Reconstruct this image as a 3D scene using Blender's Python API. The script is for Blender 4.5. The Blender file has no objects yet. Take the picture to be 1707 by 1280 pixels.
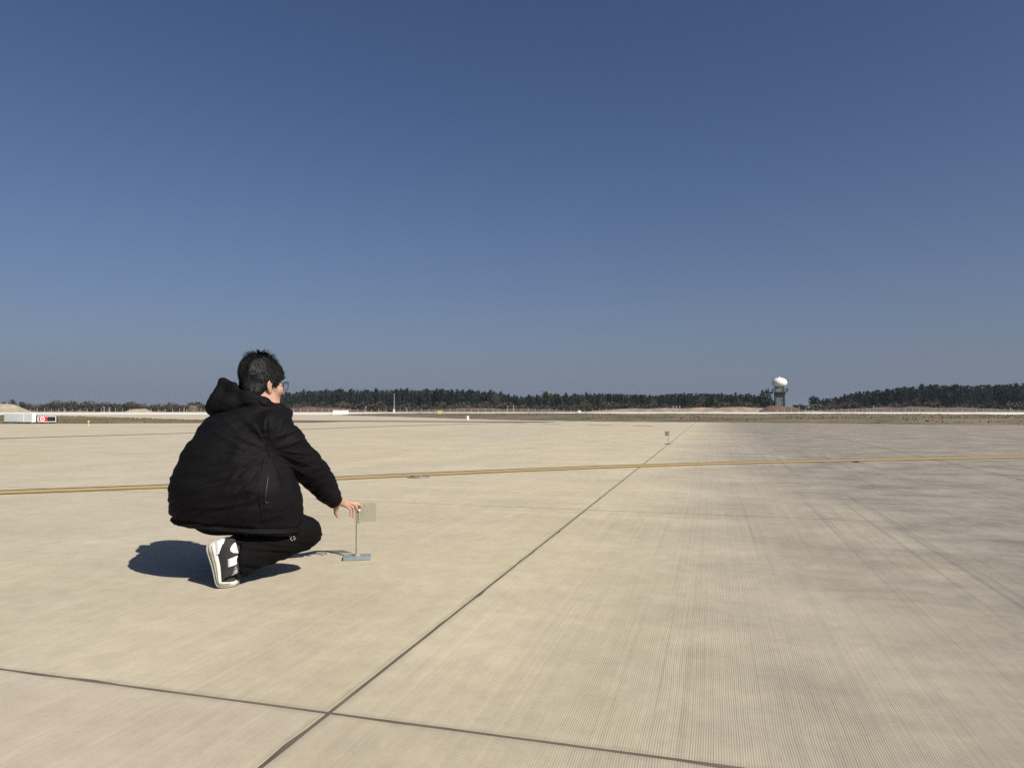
import bpy, bmesh, math, random
import numpy as np
from mathutils import Vector, Matrix
from mathutils.bvhtree import BVHTree

random.seed(7)
RNG = np.random.default_rng(11)
SC = bpy.context.scene
COL = SC.collection
R = math.radians

# ------------------------------------------------------------------ camera, sky, sun, exposure
CAM_H, FPX, CX, CY, YH = 0.92, 1170.0, 853.5, 640.0, 682.0
PITCH = math.atan((YH - CY) / FPX)
cam_d = bpy.data.cameras.new('camera')
cam = bpy.data.objects.new('camera', cam_d)
COL.objects.link(cam)
cam_d.sensor_width = 36.0
cam_d.lens = FPX / 1707.0 * 36.0
cam_d.clip_start = 0.05
cam_d.clip_end = 20000
cam.location = (0, 0, CAM_H)
cam.rotation_euler = (R(90) + PITCH, 0, 0)
SC.camera = cam

SUN_EL = R(42.0)
SUN_AZ = math.atan2(0.72, -0.69)          # clockwise from +Y
to_sun = Vector((math.sin(SUN_AZ) * math.cos(SUN_EL), math.cos(SUN_AZ) * math.cos(SUN_EL), math.sin(SUN_EL)))
world = bpy.data.worlds.new('World')
SC.world = world
world.use_nodes = True
wn = world.node_tree
wbg = wn.nodes['Background']
sky = wn.nodes.new('ShaderNodeTexSky')
sky.sky_type = 'NISHITA'
sky.sun_disc = False
sky.sun_elevation = SUN_EL
sky.sun_rotation = SUN_AZ
sky.air_density = 1.0
sky.dust_density = 1.3
sky.ozone_density = 6.0
sky.altitude = 0
# the low air round the whole horizon is hazy: the sky pales evenly towards it
_tc = wn.nodes.new('ShaderNodeTexCoord'); _sx = wn.nodes.new('ShaderNodeSeparateXYZ'); wn.links.new(_tc.outputs['Generated'], _sx.inputs[0])
def _m(op, a, b):
    n = wn.nodes.new('ShaderNodeMath'); n.operation = op
    for i, x in enumerate((a, b)):
        if isinstance(x, (int, float)): n.inputs[i].default_value = x
        else: wn.links.new(x, n.inputs[i])
    return n.outputs[0]
_f = _m('POWER', 2.71828, _m('MULTIPLY', _m('MAXIMUM', _sx.outputs[2], 0.0), -1 / math.sin(R(8.5))))
_tint = wn.nodes.new('ShaderNodeMix'); _tint.data_type = 'RGBA'; _tint.blend_type = 'MULTIPLY'; _tint.inputs[0].default_value = 1.0
wn.links.new(sky.outputs[0], _tint.inputs[6]); _tint.inputs[7].default_value = (0.90, 0.86, 0.97, 1)
_mx = wn.nodes.new('ShaderNodeMix'); _mx.data_type = 'RGBA'
wn.links.new(_m('MULTIPLY', _f, 0.92), _mx.inputs[0]); wn.links.new(_tint.outputs[2], _mx.inputs[6])
HAZE = (2.85, 3.38, 4.50, 1)
_mx.inputs[7].default_value = HAZE
wn.links.new(_mx.outputs[2], wbg.inputs[0])
wbg.inputs[1].default_value = 0.05
sun_d = bpy.data.lights.new('sun', 'SUN')
sun = bpy.data.objects.new('sun', sun_d)
COL.objects.link(sun)
sun_d.energy = 5.0
sun_d.angle = R(0.53)
sun_d.color = (1.0, 0.945, 0.85)
sun.rotation_euler = to_sun.to_track_quat('Z', 'Y').to_euler()
SC.view_settings.view_transform = 'Standard'
SC.view_settings.look = 'None'
SC.view_settings.exposure = 0.48
SC.view_settings.gamma = 1.0
SC.view_settings.use_curve_mapping = False
SC.cycles.use_denoising = False
SC.cycles.denoiser = 'OPENIMAGEDENOISE'
SC.cycles.denoising_input_passes = 'RGB_ALBEDO_NORMAL'
SC.cycles.denoising_prefilter = 'ACCURATE'
SC.cycles.max_bounces = 6
SC.cycles.transparent_max_bounces = 12

# ------------------------------------------------------------------ where a photo point lies in the place
_F = Vector((0, math.cos(PITCH), math.sin(PITCH)))
_U = Vector((0, -math.sin(PITCH), math.cos(PITCH)))
def ray(px, py):
    return Vector((1, 0, 0)) * ((px - CX) / FPX) + _U * ((CY - py) / FPX) + _F
def W(px, py, Y):
    d = ray(px, py)
    return Vector((0, 0, CAM_H)) + d * (Y / d.y)
def G(px, py, z=0.0):
    d = ray(px, py)
    return Vector((0, 0, CAM_H)) + d * ((z - CAM_H) / d.z)

# ------------------------------------------------------------------ object helpers
def tag(o, label=None, cat=None, group=None, kind=None):
    if label: o['label'] = label
    if cat: o['category'] = cat
    if group: o['group'] = group
    if kind: o['kind'] = kind
    return o
def link(name, me, parent=None):
    o = bpy.data.objects.new(name, me)
    COL.objects.link(o)
    if parent is not None: o.parent = parent
    return o
def empty(name, loc=(0, 0, 0), rz=0.0):
    o = bpy.data.objects.new(name, None)
    COL.objects.link(o)
    o.location = loc
    o.rotation_euler = (0, 0, rz)
    o.empty_display_size = 0.2
    return o
def copy_tree(o, parent=None):
    c = o.copy()
    COL.objects.link(c)
    if parent is not None: c.parent = parent
    for ch in list(o.children):
        copy_tree(ch, c)
    return c

class MB:
    """collects shapes into one mesh"""
    def __init__(s): s.v = []; s.f = []; s.m = []; s.mi = 0
    def add(s, vs, fs):
        b = len(s.v); s.v += [tuple(x) for x in vs]
        for f in fs: s.f.append(tuple(b + i for i in f)); s.m.append(s.mi)
    def box(s, c, d, rz=0.0, rot=None):
        M = rot if rot is not None else Matrix.Rotation(rz, 3, 'Z')
        c = Vector(c)
        vs = [c + M @ Vector((x * d[0] / 2, y * d[1] / 2, z * d[2] / 2)) for x in (-1, 1) for y in (-1, 1) for z in (-1, 1)]
        s.add(vs, [(0, 1, 3, 2), (4, 6, 7, 5), (0, 4, 5, 1), (2, 3, 7, 6), (0, 2, 6, 4), (1, 5, 7, 3)])
    def tube(s, pts, rad, n=8, cap=True):
        pts = [Vector(p) for p in pts]
        if not hasattr(rad, '__len__'): rad = [rad] * len(pts)
        rings = []
        up = None
        for i, p in enumerate(pts):
            t = (pts[min(i + 1, len(pts) - 1)] - pts[max(i - 1, 0)]).normalized()
            if up is None: up = t.orthogonal().normalized()
            up = (up - t * up.dot(t))
            up = up.normalized() if up.length > 1e-6 else t.orthogonal().normalized()
            b = t.cross(up)
            rings.append([p + (up * math.cos(a) + b * math.sin(a)) * rad[i] for a in [2 * math.pi * k / n for k in range(n)]])
        s.rings(rings, cap)
    def rings(s, rings, cap=True):
        n = len(rings[0]); vs = [p for r in rings for p in r]; fs = []
        for i in range(len(rings) - 1):
            for k in range(n):
                fs.append((i * n + k, i * n + (k + 1) % n, (i + 1) * n + (k + 1) % n, (i + 1) * n + k))
        if cap:
            fs.append(tuple(range(n - 1, -1, -1))); fs.append(tuple((len(rings) - 1) * n + k for k in range(n)))
        s.add(vs, fs)
    def lathe(s, c, prof, n=24, cap=True):
        c = Vector(c)
        s.rings([[c + Vector((r * math.cos(2 * math.pi * k / n), r * math.sin(2 * math.pi * k / n), z)) for k in range(n)] for r, z in prof], cap)
    def build(s, name, mats, parent=None, smooth=False, bevel=0.0):
        me = bpy.data.meshes.new(name)
        me.from_pydata(s.v, [], s.f)
        for m in (mats if isinstance(mats, (list, tuple)) else [mats]): me.materials.append(m)
        if any(s.m): me.polygons.foreach_set('material_index', s.m)
        bm = bmesh.new(); bm.from_mesh(me)
        bmesh.ops.recalc_face_normals(bm, faces=bm.faces)
        if bevel > 0:
            bmesh.ops.bevel(bm, geom=list(bm.edges), offset=bevel, segments=2, affect='EDGES', clamp_overlap=True)
        bm.to_mesh(me); bm.free()
        if smooth: me.polygons.foreach_set('use_smooth', [True] * len(me.polygons))
        me.update()
        return link(name, me, parent)

# ------------------------------------------------------------------ materials
def new_mat(name):
    m = bpy.data.materials.new(name); m.use_nodes = True
    nt = m.node_tree
    return m, nt, nt.nodes['Principled BSDF']
def N(nt, kind, **kw):
    n = nt.nodes.new(kind)
    for k, v in kw.items():
        if k.startswith('i_'):
            key = k[2:]; key = int(key) if key.isdigit() else key.replace('_', ' ')
            n.inputs[key].default_value = v
        else: setattr(n, k, v)
    return n
def math_n(nt, op, a, b=None, c=None, clamp=False):
    n = nt.nodes.new('ShaderNodeMath'); n.operation = op; n.use_clamp = clamp
    for i, x in enumerate((a, b, c)):
        if x is None: continue
        if isinstance(x, (int, float)): n.inputs[i].default_value = x
        else: nt.links.new(x, n.inputs[i])
    return n.outputs[0]
def ramp(nt, x, stops):
    n = nt.nodes.new('ShaderNodeValToRGB')
    while len(n.color_ramp.elements) < len(stops): n.color_ramp.elements.new(0.5)
    for e, (p, c) in zip(n.color_ramp.elements, stops):
        e.position = p; e.color = (c, c, c, 1) if isinstance(c, (int, float)) else (*c, 1)
    nt.links.new(x, n.inputs[0]); return n.outputs[0]
def mix(nt, f, a, b, mode='MIX'):
    n = nt.nodes.new('ShaderNodeMix'); n.data_type = 'RGBA'; n.blend_type = mode
    for k, x in ((0, f), (6, a), (7, b)):
        if isinstance(x, (int, float)): n.inputs[k].default_value = x
        elif isinstance(x, tuple): n.inputs[k].default_value = (*x, 1)
        else: nt.links.new(x, n.inputs[k])
    return n.outputs[2]
def noise(nt, vec, scale, detail=4, rough=0.5, out='Fac', dist=0.0):
    n = N(nt, 'ShaderNodeTexNoise'); n.inputs['Scale'].default_value = scale; n.inputs['Detail'].default_value = detail
    n.inputs['Roughness'].default_value = rough; n.inputs['Distortion'].default_value = dist
    if vec is not None: nt.links.new(vec, n.inputs['Vector'])
    return n.outputs[out]
def objvec(nt, scale=(1, 1, 1)):
    tc = N(nt, 'ShaderNodeTexCoord'); mp = N(nt, 'ShaderNodeMapping'); mp.inputs['Scale'].default_value = scale
    nt.links.new(tc.outputs['Object'], mp.inputs['Vector']); return mp.outputs[0]
def posvec(nt, scale=(1, 1, 1), rz=0.0):
    g = N(nt, 'ShaderNodeNewGeometry'); a = N(nt, 'ShaderNodeVectorRotate', rotation_type='Z_AXIS'); a.inputs['Angle'].default_value = rz
    nt.links.new(g.outputs['Position'], a.inputs['Vector'])
    mp = N(nt, 'ShaderNodeMapping'); mp.inputs['Scale'].default_value = scale
    nt.links.new(a.outputs[0], mp.inputs['Vector']); return mp.outputs[0]
def bump(nt, bs, h, strength=0.3, dist=0.01):
    b = N(nt, 'ShaderNodeBump'); b.inputs['Strength'].default_value = strength; b.inputs['Distance'].default_value = dist
    nt.links.new(h, b.inputs['Height']); nt.links.new(b.outputs[0], bs.inputs['Normal'])
def simple(name, col, rough=0.6, metal=0.0, var=0.15, nscale=8.0, bumps=0.0, bscale=60.0, spec=None):
    m, nt, bs = new_mat(name)
    v = objvec(nt)
    f = noise(nt, v, nscale, 5, 0.6)
    d = tuple(c * (1 - var) for c in col); l = tuple(min(1, c * (1 + var)) for c in col)
    nt.links.new(ramp(nt, f, [(0.3, d), (0.7, l)]), bs.inputs['Base Color'])
    bs.inputs['Roughness'].default_value = rough; bs.inputs['Metallic'].default_value = metal
    if spec is not None: bs.inputs['Specular IOR Level'].default_value = spec
    if bumps: bump(nt, bs, noise(nt, v, bscale, 4, 0.6), bumps, 0.01)
    return m

TH = math.atan((1188 - CX) / FPX)                   # bearing of the long joints
U = Vector((math.sin(TH), math.cos(TH), 0)); V = Vector((math.cos(TH), -math.sin(TH), 0))
J0 = G(548, 1187)                                   # where two joints cross near the camera
V0 = J0.dot(V); U0 = J0.dot(U)
SLAB_U, SLAB_V = 4.48, 5.0

def concrete_mat(name, grooves=True):
    m, nt, bs = new_mat(name)
    p = posvec(nt, (1, 1, 1), TH)                  # x across the rake marks, y along them
    sep = N(nt, 'ShaderNodeSeparateXYZ'); nt.links.new(p, sep.inputs[0])
    def sc(sx, sy):
        mp = N(nt, 'ShaderNodeMapping'); mp.inputs['Scale'].default_value = (sx, sy, 1); nt.links.new(p, mp.inputs[0]); return mp.outputs[0]
    big = noise(nt, sc(0.16, 0.10), 1.0, 3, 0.55)
    med = noise(nt, sc(1.1, 0.8), 1.0, 6, 0.62)
    fine = noise(nt, p, 70.0, 3, 0.6)
    col = mix(nt, ramp(nt, big, [(0.38, 0.0), (0.62, 1.0)]), (0.470, 0.412, 0.285), (0.450, 0.398, 0.306))
    oi = N(nt, 'ShaderNodeObjectInfo')
    tint = oi.outputs['Color']
    col = mix(nt, 1.0, col, tint, 'MULTIPLY')
    col = mix(nt, 1.0, col, ramp(nt, med, [(0.25, 0.86), (0.75, 1.08)]), 'MULTIPLY')
    col = mix(nt, 1.0, col, ramp(nt, fine, [(0.2, 0.95), (0.8, 1.04)]), 'MULTIPLY')
    mott = noise(nt, sc(9.0, 7.0), 1.0, 8, 0.78)
    col = mix(nt, 1.0, col, ramp(nt, mott, [(0.30, 0.86), (0.70, 1.10)]), 'MULTIPLY')
    # scuffs lying across the slabs
    sw = noise(nt, sc(0.35, 2.6), 1.0, 5, 0.6)
    col = mix(nt, 1.0, col, ramp(nt, sw, [(0.3, 0.95), (0.7, 1.04)]), 'MULTIPLY')
    # grey dirt, denser to the right of the long joint: mottled patches, thin marks dragged along the rake lines
    side = N(nt, 'ShaderNodeMapRange'); side.inputs[1].default_value = V0 + 0.15; side.inputs[2].default_value = V0 + 2.9
    wv = math_n(nt, 'ADD', sep.outputs[0], math_n(nt, 'MULTIPLY_ADD', noise(nt, sc(0.5, 0.7), 1.0, 4, 0.6), 2.4, -1.2))
    nt.links.new(wv, side.inputs[0])
    col = mix(nt, math_n(nt, 'MULTIPLY', side.outputs[0], 0.8), col, mix(nt, 1.0, col, (0.835, 0.865, 0.975), 'MULTIPLY'))
    patch = noise(nt, sc(1.3, 1.1), 1.0, 9, 0.72)
    patch2 = noise(nt, sc(0.35, 1.5), 1.0, 7, 0.7)
    dirt = math_n(nt, 'MULTIPLY', math_n(nt, 'MULTIPLY_ADD', math_n(nt, 'MULTIPLY', ramp(nt, patch, [(0.36, 0.0), (0.60, 1.0)]), ramp(nt, patch2, [(0.34, 0.25), (0.56, 1.0)])), 0.75, 0.32), side.outputs[0])
    col = mix(nt, math_n(nt, 'MULTIPLY', dirt, 0.92), col, (0.150, 0.139, 0.124))
    streak = noise(nt, sc(26.0, 0.10), 1.0, 5, 0.7); streak2 = noise(nt, sc(6.0, 0.06), 1.0, 3, 0.5)
    st = math_n(nt, 'MULTIPLY', ramp(nt, streak, [(0.50, 0.0), (0.62, 1.0)]), ramp(nt, streak2, [(0.44, 0.08), (0.60, 1.0)]))
    col = mix(nt, math_n(nt, 'MULTIPLY', math_n(nt, 'MULTIPLY', st, side.outputs[0]), 0.52), col, (0.10, 0.092, 0.080))
    pale = noise(nt, sc(1.2, 3.0), 1.6, 8, 0.75)
    col = mix(nt, math_n(nt, 'MULTIPLY', math_n(nt, 'MULTIPLY', ramp(nt, pale, [(0.55, 0.0), (0.68, 1.0)]), dirt), 0.5), col, (0.42, 0.40, 0.35))
    # grime gathered along the slab's own edges, uneven
    ob = N(nt, 'ShaderNodeTexCoord'); so = N(nt, 'ShaderNodeSeparateXYZ'); nt.links.new(ob.outputs['Object'], so.inputs[0])
    ex = math_n(nt, 'SUBTRACT', SLAB_V / 2, math_n(nt, 'ABSOLUTE', so.outputs[0])); ey = math_n(nt, 'SUBTRACT', SLAB_U / 2, math_n(nt, 'ABSOLUTE', so.outputs[1]))
    ed = math_n(nt, 'ADD', math_n(nt, 'MINIMUM', ex, ey), math_n(nt, 'MULTIPLY_ADD', noise(nt, sc(6.0, 6.0), 1.0, 5, 0.7), -0.05, 0.02))
    em = N(nt, 'ShaderNodeMapRange'); em.inputs[1].default_value = 0.028; em.inputs[2].default_value = 0.004; em.inputs[3].default_value = 0.0; em.inputs[4].default_value = 0.32
    nt.links.new(ed, em.inputs[0])
    col = mix(nt, em.outputs[0], col, (0.19, 0.165, 0.125))
    h = fine
    if grooves:
        wob = math_n(nt, 'MULTIPLY', noise(nt, sc(2.0, 1.3), 1.0, 2, 0.5), 0.05)
        ph = math_n(nt, 'MULTIPLY', math_n(nt, 'ADD', sep.outputs[0], wob), 2 * math.pi / 0.0070)
        s = math_n(nt, 'MULTIPLY_ADD', math_n(nt, 'SINE', ph), 0.5, 0.5)
        # the rake bit unevenly
        line = noise(nt, sc(90.0, 0.25), 1.0, 2, 0.5)
        bite = math_n(nt, 'MULTIPLY', ramp(nt, line, [(0.3, 0.35), (0.7, 1.0)]), ramp(nt, noise(nt, sc(0.8, 1.2), 1.0, 4, 0.6), [(0.3, 0.45), (0.6, 1.0)]))
        bite = math_n(nt, 'MULTIPLY', bite, math_n(nt, 'MULTIPLY_ADD', side.outputs[0], 0.42, 0.58))
        g = math_n(nt, 'MULTIPLY', math_n(nt, 'POWER', s, 1.4), bite)
        col = mix(nt, math_n(nt, 'MULTIPLY', g, 0.78), col, (0.115, 0.094, 0.066))
        h = math_n(nt, 'SUBTRACT', math_n(nt, 'MULTIPLY', fine, 0.3), g)
    nt.links.new(col, bs.inputs['Base Color'])
    bs.inputs['Roughness'].default_value = 0.85
    bs.inputs['Specular IOR Level'].default_value = 0.25
    bump(nt, bs, h, 0.55, 0.0016)
    return m
M_CONC = concrete_mat('raked_concrete')
M_FAR = simple('far_concrete', (0.40, 0.345, 0.255), 0.9, var=0.10, nscale=0.05)
M_SEAL = simple('joint_sealant', (0.10, 0.082, 0.060), 0.8, var=0.3, nscale=5)
M_WHITE = simple('white_paint', (0.78, 0.78, 0.76), 0.45, var=0.04)
M_BLACK = simple('black_paint', (0.012, 0.012, 0.012), 0.5, var=0.2)
M_RED = simple('red_sign_face', (0.50, 0.012, 0.022), 0.4, var=0.06)
M_GREYP = simple('pale_grey_panel', (0.60, 0.63, 0.62), 0.5, var=0.05)
M_STEEL = simple('galvanised_steel', (0.46, 0.44, 0.38), 0.42, metal=0.55, var=0.12, nscale=25)
M_BASE = simple('blue_grey_painted_steel', (0.20, 0.23, 0.235), 0.5, var=0.12, nscale=20)
M_YEL = simple('yellow_paint', (0.52, 0.48, 0.20), 0.5, var=0.1)
M_POST = simple('pale_concrete_post', (0.38, 0.37, 0.34), 0.85, var=0.12)
M_TOWER = simple('grey_green_tower_wall', (0.105, 0.125, 0.125), 0.8, var=0.12, nscale=0.6)
M_TOWER2 = simple('dark_tower_frame', (0.045, 0.055, 0.062), 0.7, var=0.15)
M_CABIN = simple('grey_cabin_wall', (0.17, 0.19, 0.18), 0.8, var=0.1)
M_DOME = simple('white_fibreglass_dome', (0.74, 0.725, 0.63), 0.4, var=0.03, nscale=1)
M_DARKM = simple('dark_metal', (0.05, 0.05, 0.05), 0.5, var=0.2)

# ------------------------------------------------------------------ ground, taxiway, runway, verges
def sheet(name, pts, mat, z=0.0, kind='structure', parent=None):
    b = MB(); b.add([(p[0], p[1], z) for p in pts], [tuple(range(len(pts)))])
    o = b.build(name, mat, parent)
    for p in o.data.polygons:
        if p.normal.z < 0: p.flip()
    return tag(o, kind=kind)

def soil_mat():
    m, nt, bs = new_mat('dry_soil')
    v = posvec(nt, (0.02, 0.09, 1))
    v2 = posvec(nt, (0.5, 0.5, 1))
    c = mix(nt, ramp(nt, noise(nt, v, 1.0, 6, 0.65), [(0.35, 0.0), (0.65, 1.0)]), (0.26, 0.19, 0.12), (0.11, 0.085, 0.055))
    c = mix(nt, 1.0, c, ramp(nt, noise(nt, v2, 1.0, 5, 0.6), [(0.3, 0.75), (0.7, 1.2)]), 'MULTIPLY')
    nt.links.new(c, bs.inputs['Base Color']); bs.inputs['Roughness'].default_value = 0.95
    return m
M_SOIL = soil_mat()
sheet('ground', [(-1500, -200), (1500, -200), (1500, 1800), (-1500, 1800)], M_SOIL, -0.12)
# thin haze lying over the airfield
_hz = MB(); _hz.box((0, 800, 9), (3200, 2200, 21))
M_HAZE = bpy.data.materials.new('thin_haze'); M_HAZE.use_nodes = True
_nt = M_HAZE.node_tree; _nt.nodes.remove(_nt.nodes['Principled BSDF'])
_pv = _nt.nodes.new('ShaderNodeVolumePrincipled'); _pv.inputs['Color'].default_value = (0.36, 0.44, 0.55, 1); _pv.inputs['Density'].default_value = 0.00022
_nt.links.new(_pv.outputs[0], _nt.nodes['Material Output'].inputs['Volume'])
tag(_hz.build('haze', M_HAZE), 'thin pale haze lying over the whole airfield', 'haze', kind='stuff')
sheet('taxiway', [(-140, 30), (150, 30), (190, 168), (-190, 168)], M_FAR, -0.022)
def runway_mat():
    m, nt, bs = new_mat('runway_concrete')
    v = posvec(nt, (0.03, 0.25, 1))
    c = ramp(nt, noise(nt, v, 1.0, 5, 0.6), [(0.3, (0.54, 0.51, 0.44)), (0.7, (0.66, 0.63, 0.56))])
    nt.links.new(c, bs.inputs['Base Color']); bs.inputs['Roughness'].default_value = 0.9
    return m
M_RUN = runway_mat()
sheet('runway', [(-420, 122), (420, 112), (420, 216), (-420, 216)], M_RUN, -0.012)

# apron: a sealant sheet showing in the joints, and concrete slabs laid on it one by one
def uv(u, v, z=0.0):
    p = U * u + V * v
    return Vector((p.x, p.y, z))
apron = sheet('apron', [uv(U0 - 3 * SLAB_U, V0 - 13 * SLAB_V), uv(U0 - 3 * SLAB_U, V0 + 11 * SLAB_V), uv(U0 + 11 * SLAB_U, V0 + 11 * SLAB_V), uv(U0 + 11 * SLAB_U, V0 - 13 * SLAB_V)], M_SEAL, -0.0022)
def slab_mesh(seed):
    rnd = random.Random(seed)
    g, ch = 0.014, 0.0015
    hx, hy = (SLAB_V - g) / 2, (SLAB_U - g) / 2
    b = MB(); M_ = 44; base = []
    for a, c in (((-hx, -hy), (hx, -hy)), ((hx, -hy), (hx, hy)), ((hx, hy), (-hx, hy)), ((-hx, hy), (-hx, -hy))):
        inx, iny = (0, 1) if a[1] == c[1] == -hy else (0, -1) if a[1] == c[1] else (-1, 0) if a[0] > 0 else (1, 0)
        for k in range(M_):
            t = k / M_; o_ = abs(rnd.gauss(0, 0.0012)) + (rnd.uniform(0.003, 0.009) if rnd.random() < 0.04 else 0)
            base.append((a[0] + (c[0] - a[0]) * t + inx * o_, a[1] + (c[1] - a[1]) * t + iny * o_))
    def ring(dx, z): return [Vector((x * (1 - dx / hx), y * (1 - dx / hy), z)) for x, y in base]
    b.rings([ring(0, -0.05), ring(0, -ch), ring(ch, 0)])
    return b.build('concrete_slab', M_CONC, apron)
slabs = [slab_mesh(40 + k) for k in range(4)]; n_slab = 0
for i in range(-3, 11):
    for j in range(-13, 11):
        c = uv(U0 + (i + 0.5) * SLAB_U, V0 + (j + 0.5) * SLAB_V)
        if c.y < -3.5 or c.y > 50 or abs(c.x) > 0.78 * max(c.y, 0) + 5.2: continue
        o = slabs[n_slab] if n_slab < 4 else random.choice(slabs).copy()
        if n_slab >= 4: COL.objects.link(o)
        n_slab += 1
        o.location = (c.x, c.y, random.uniform(-0.0008, 0.0008)); o.rotation_euler = (0, 0, -TH)
        t_ = random.uniform(-0.03, 0.03); g_ = random.uniform(0.985, 1.015)
        o.color = (1 + t_, (1 + t_), (1 + t_) * g_, 1) if i >= 0 else (0.935, 0.925, 0.955, 1)

# painted lines
def spline(pts, n=10):
    out = []; P = [pts[0]] + list(pts) + [pts[-1]]
    for i in range(1, len(P) - 2):
        a, b, c, d = P[i - 1], P[i], P[i + 1], P[i + 2]
        for k in range(n):
            t = k / n
            out.append(0.5 * ((2 * b) + (c - a) * t + (2 * a - 5 * b + 4 * c - d) * t * t + (3 * b - a - 3 * c + d) * t ** 3))
    out.append(P[-2]); return out
def strip(name, cl, o0, o1, mat, z, parent=None):
    vs = []; fs = []
    for i, p in enumerate(cl):
        t = (cl[min(i + 1, len(cl) - 1)] - cl[max(i - 1, 0)]); t.z = 0; t.normalize(); n = Vector((-t.y, t.x, 0))
        vs += [(p.x + n.x * o0, p.y + n.y * o0, z), (p.x + n.x * o1, p.y + n.y * o1, z)]
        if i: fs.append((2 * i - 2, 2 * i, 2 * i + 1, 2 * i - 1))
    b = MB(); b.add(vs, fs); o = b.build(name, mat, parent)
    return o
def paint_mat(name, col, wear):
    m, nt, bs = new_mat(name)
    v = posvec(nt, (1, 1, 1))
    f = ramp(nt, noise(nt, v, 5.0, 7, 0.7), [(0.40, 0.0), (0.68, 1.0)])
    c = mix(nt, math_n(nt, 'MULTIPLY', f, wear), col, (0.36, 0.30, 0.20))
    c = mix(nt, 1.0, c, ramp(nt, noise(nt, v, 40.0, 3), [(0.2, 0.85), (0.8, 1.1)]), 'MULTIPLY')
    nt.links.new(c, bs.inputs['Base Color']); bs.inputs['Roughness'].default_value = 0.7
    return m
M_LY = paint_mat('yellow_line_paint', (0.44, 0.30, 0.10), 0.6)
M_LO = paint_mat('ochre_line_paint', (0.24, 0.14, 0.018), 0.4)
M_LK = paint_mat('dark_line_paint', (0.06, 0.045, 0.032), 0.35)
M_LR = paint_mat('faded_red_paint', (0.115, 0.062, 0.045), 0.3)
cl = spline([G(x, y) for x, y in ((-420, 838), (0, 820.7), (300, 809.6), (560, 797.3), (850, 784.5), (1056, 776.6), (1300, 769.6), (1707, 761.3), (2300, 752.5))])
yl = strip('yellow_line', cl, -0.11, 0.10, M_LY, 0.005)
tag(yl, kind='structure')
strip('ochre_stripe', cl, -0.25, -0.11, M_LO, 0.0052, yl)
strip('dark_stripe', cl, 0.10, 0.22, M_LK, 0.0052, yl)
cl = spline([G(x, y) for x, y in ((-400, 745), (0, 731), (300, 722.3), (480, 716.4), (700, 709.0), (860, 704.6), (960, 702.8))])
tag(strip('red_line', cl, -0.24, 0.24, M_LR, 0.005), kind='structure')
cl = spline([G(x, y) for x, y in ((850, 705.6), (920, 706.6), (1040, 709.3), (1120, 711.5))], 6)
rd = strip('red_dash', cl[1:4], -0.20, 0.20, M_LR, 0.005); tag(rd, kind='structure')
for a, b in ((5, 8), (9, 12), (13, 16)):
    strip('red_dash', cl[a:b], -0.20, 0.20, M_LR, 0.005, rd)

# grass verges with uneven tops
def inside(poly, x, y):
    c = np.zeros(x.shape, bool); j = len(poly) - 1
    for i in range(len(poly)):
        xi, yi = poly[i].x, poly[i].y; xj, yj = poly[j].x, poly[j].y
        c ^= ((yi > y) != (yj > y)) & (x < (xj - xi) * (y - yi) / (yj - yi + 1e-9) + xi); j = i
    return c
def edge_dist(poly, x, y):
    d = np.full(x.shape, 1e9)
    for i in range(len(poly)):
        a = poly[i - 1]; b = poly[i]; ex, ey = b.x - a.x, b.y - a.y
        t = np.clip(((x - a.x) * ex + (y - a.y) * ey) / (ex * ex + ey * ey + 1e-9), 0, 1)
        d = np.minimum(d, np.hypot(x - a.x - t * ex, y - a.y - t * ey))
    return d
def vnoise(p, seed=0):
    """smooth lattice noise on an (n,3) array, 0..1"""
    i = np.floor(p).astype(np.int64); f = p - i; f = f * f * (3 - 2 * f); out = 0
    for dx in (0, 1):
        for dy in (0, 1):
            for dz in (0, 1):
                h = ((i[:, 0] + dx) * 374761393 + (i[:, 1] + dy) * 668265263 + (i[:, 2] + dz) * 2147483647 + seed * 974711) & 0x7fffffff
                h = ((h ^ (h >> 13)) * 1274126177) & 0x7fffffff
                h = (h ^ (h >> 16)) & 0xffff
                w = (f[:, 0] if dx else 1 - f[:, 0]) * (f[:, 1] if dy else 1 - f[:, 1]) * (f[:, 2] if dz else 1 - f[:, 2])
                out = out + w * (h / 65535.0)
    return out
def fbm(p, o=4, seed=0):
    s = 0; a = 0.5; t = 0
    for k in range(o): s = s + a * vnoise(p * 2 ** k + 17.3 * k, seed + k); t += a; a *= 0.5
    return s / t
def verge_mat():
    m, nt, bs = new_mat('dry_grass_verge')
    v = posvec(nt, (0.05, 0.13, 1)); v2 = posvec(nt, (0.5, 1.6, 1))
    a = noise(nt, v, 1.0, 6, 0.65); b = noise(nt, v2, 1.0, 5, 0.7)
    c = ramp(nt, a, [(0.30, (0.11, 0.108, 0.045)), (0.42, (0.26, 0.22, 0.125)), (0.49, (0.27, 0.19, 0.125)), (0.56, (0.125, 0.118, 0.050)), (0.64, (0.22, 0.19, 0.10)), (0.74, (0.38, 0.33, 0.23))])
    c = mix(nt, 1.0, c, ramp(nt, b, [(0.28, 0.24), (0.72, 0.80)]), 'MULTIPLY')
    nt.links.new(c, bs.inputs['Base Color']); bs.inputs['Roughness'].default_value = 0.95
    return m
M_VERGE = verge_mat()
def blade_mat():
    m, nt, bs = new_mat('dry_grass_blades')
    v = posvec(nt, (0.12, 0.15, 1))
    c = ramp(nt, noise(nt, v, 1.0, 6, 0.7), [(0.3, (0.085, 0.08, 0.032)), (0.5, (0.15, 0.125, 0.06)), (0.7, (0.22, 0.18, 0.10))])
    nt.links.new(c, bs.inputs['Base Color']); bs.inputs['Roughness'].default_value = 0.9
    return m
M_BLADE = blade_mat()
tuft_v = []; tuft_f = []
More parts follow.
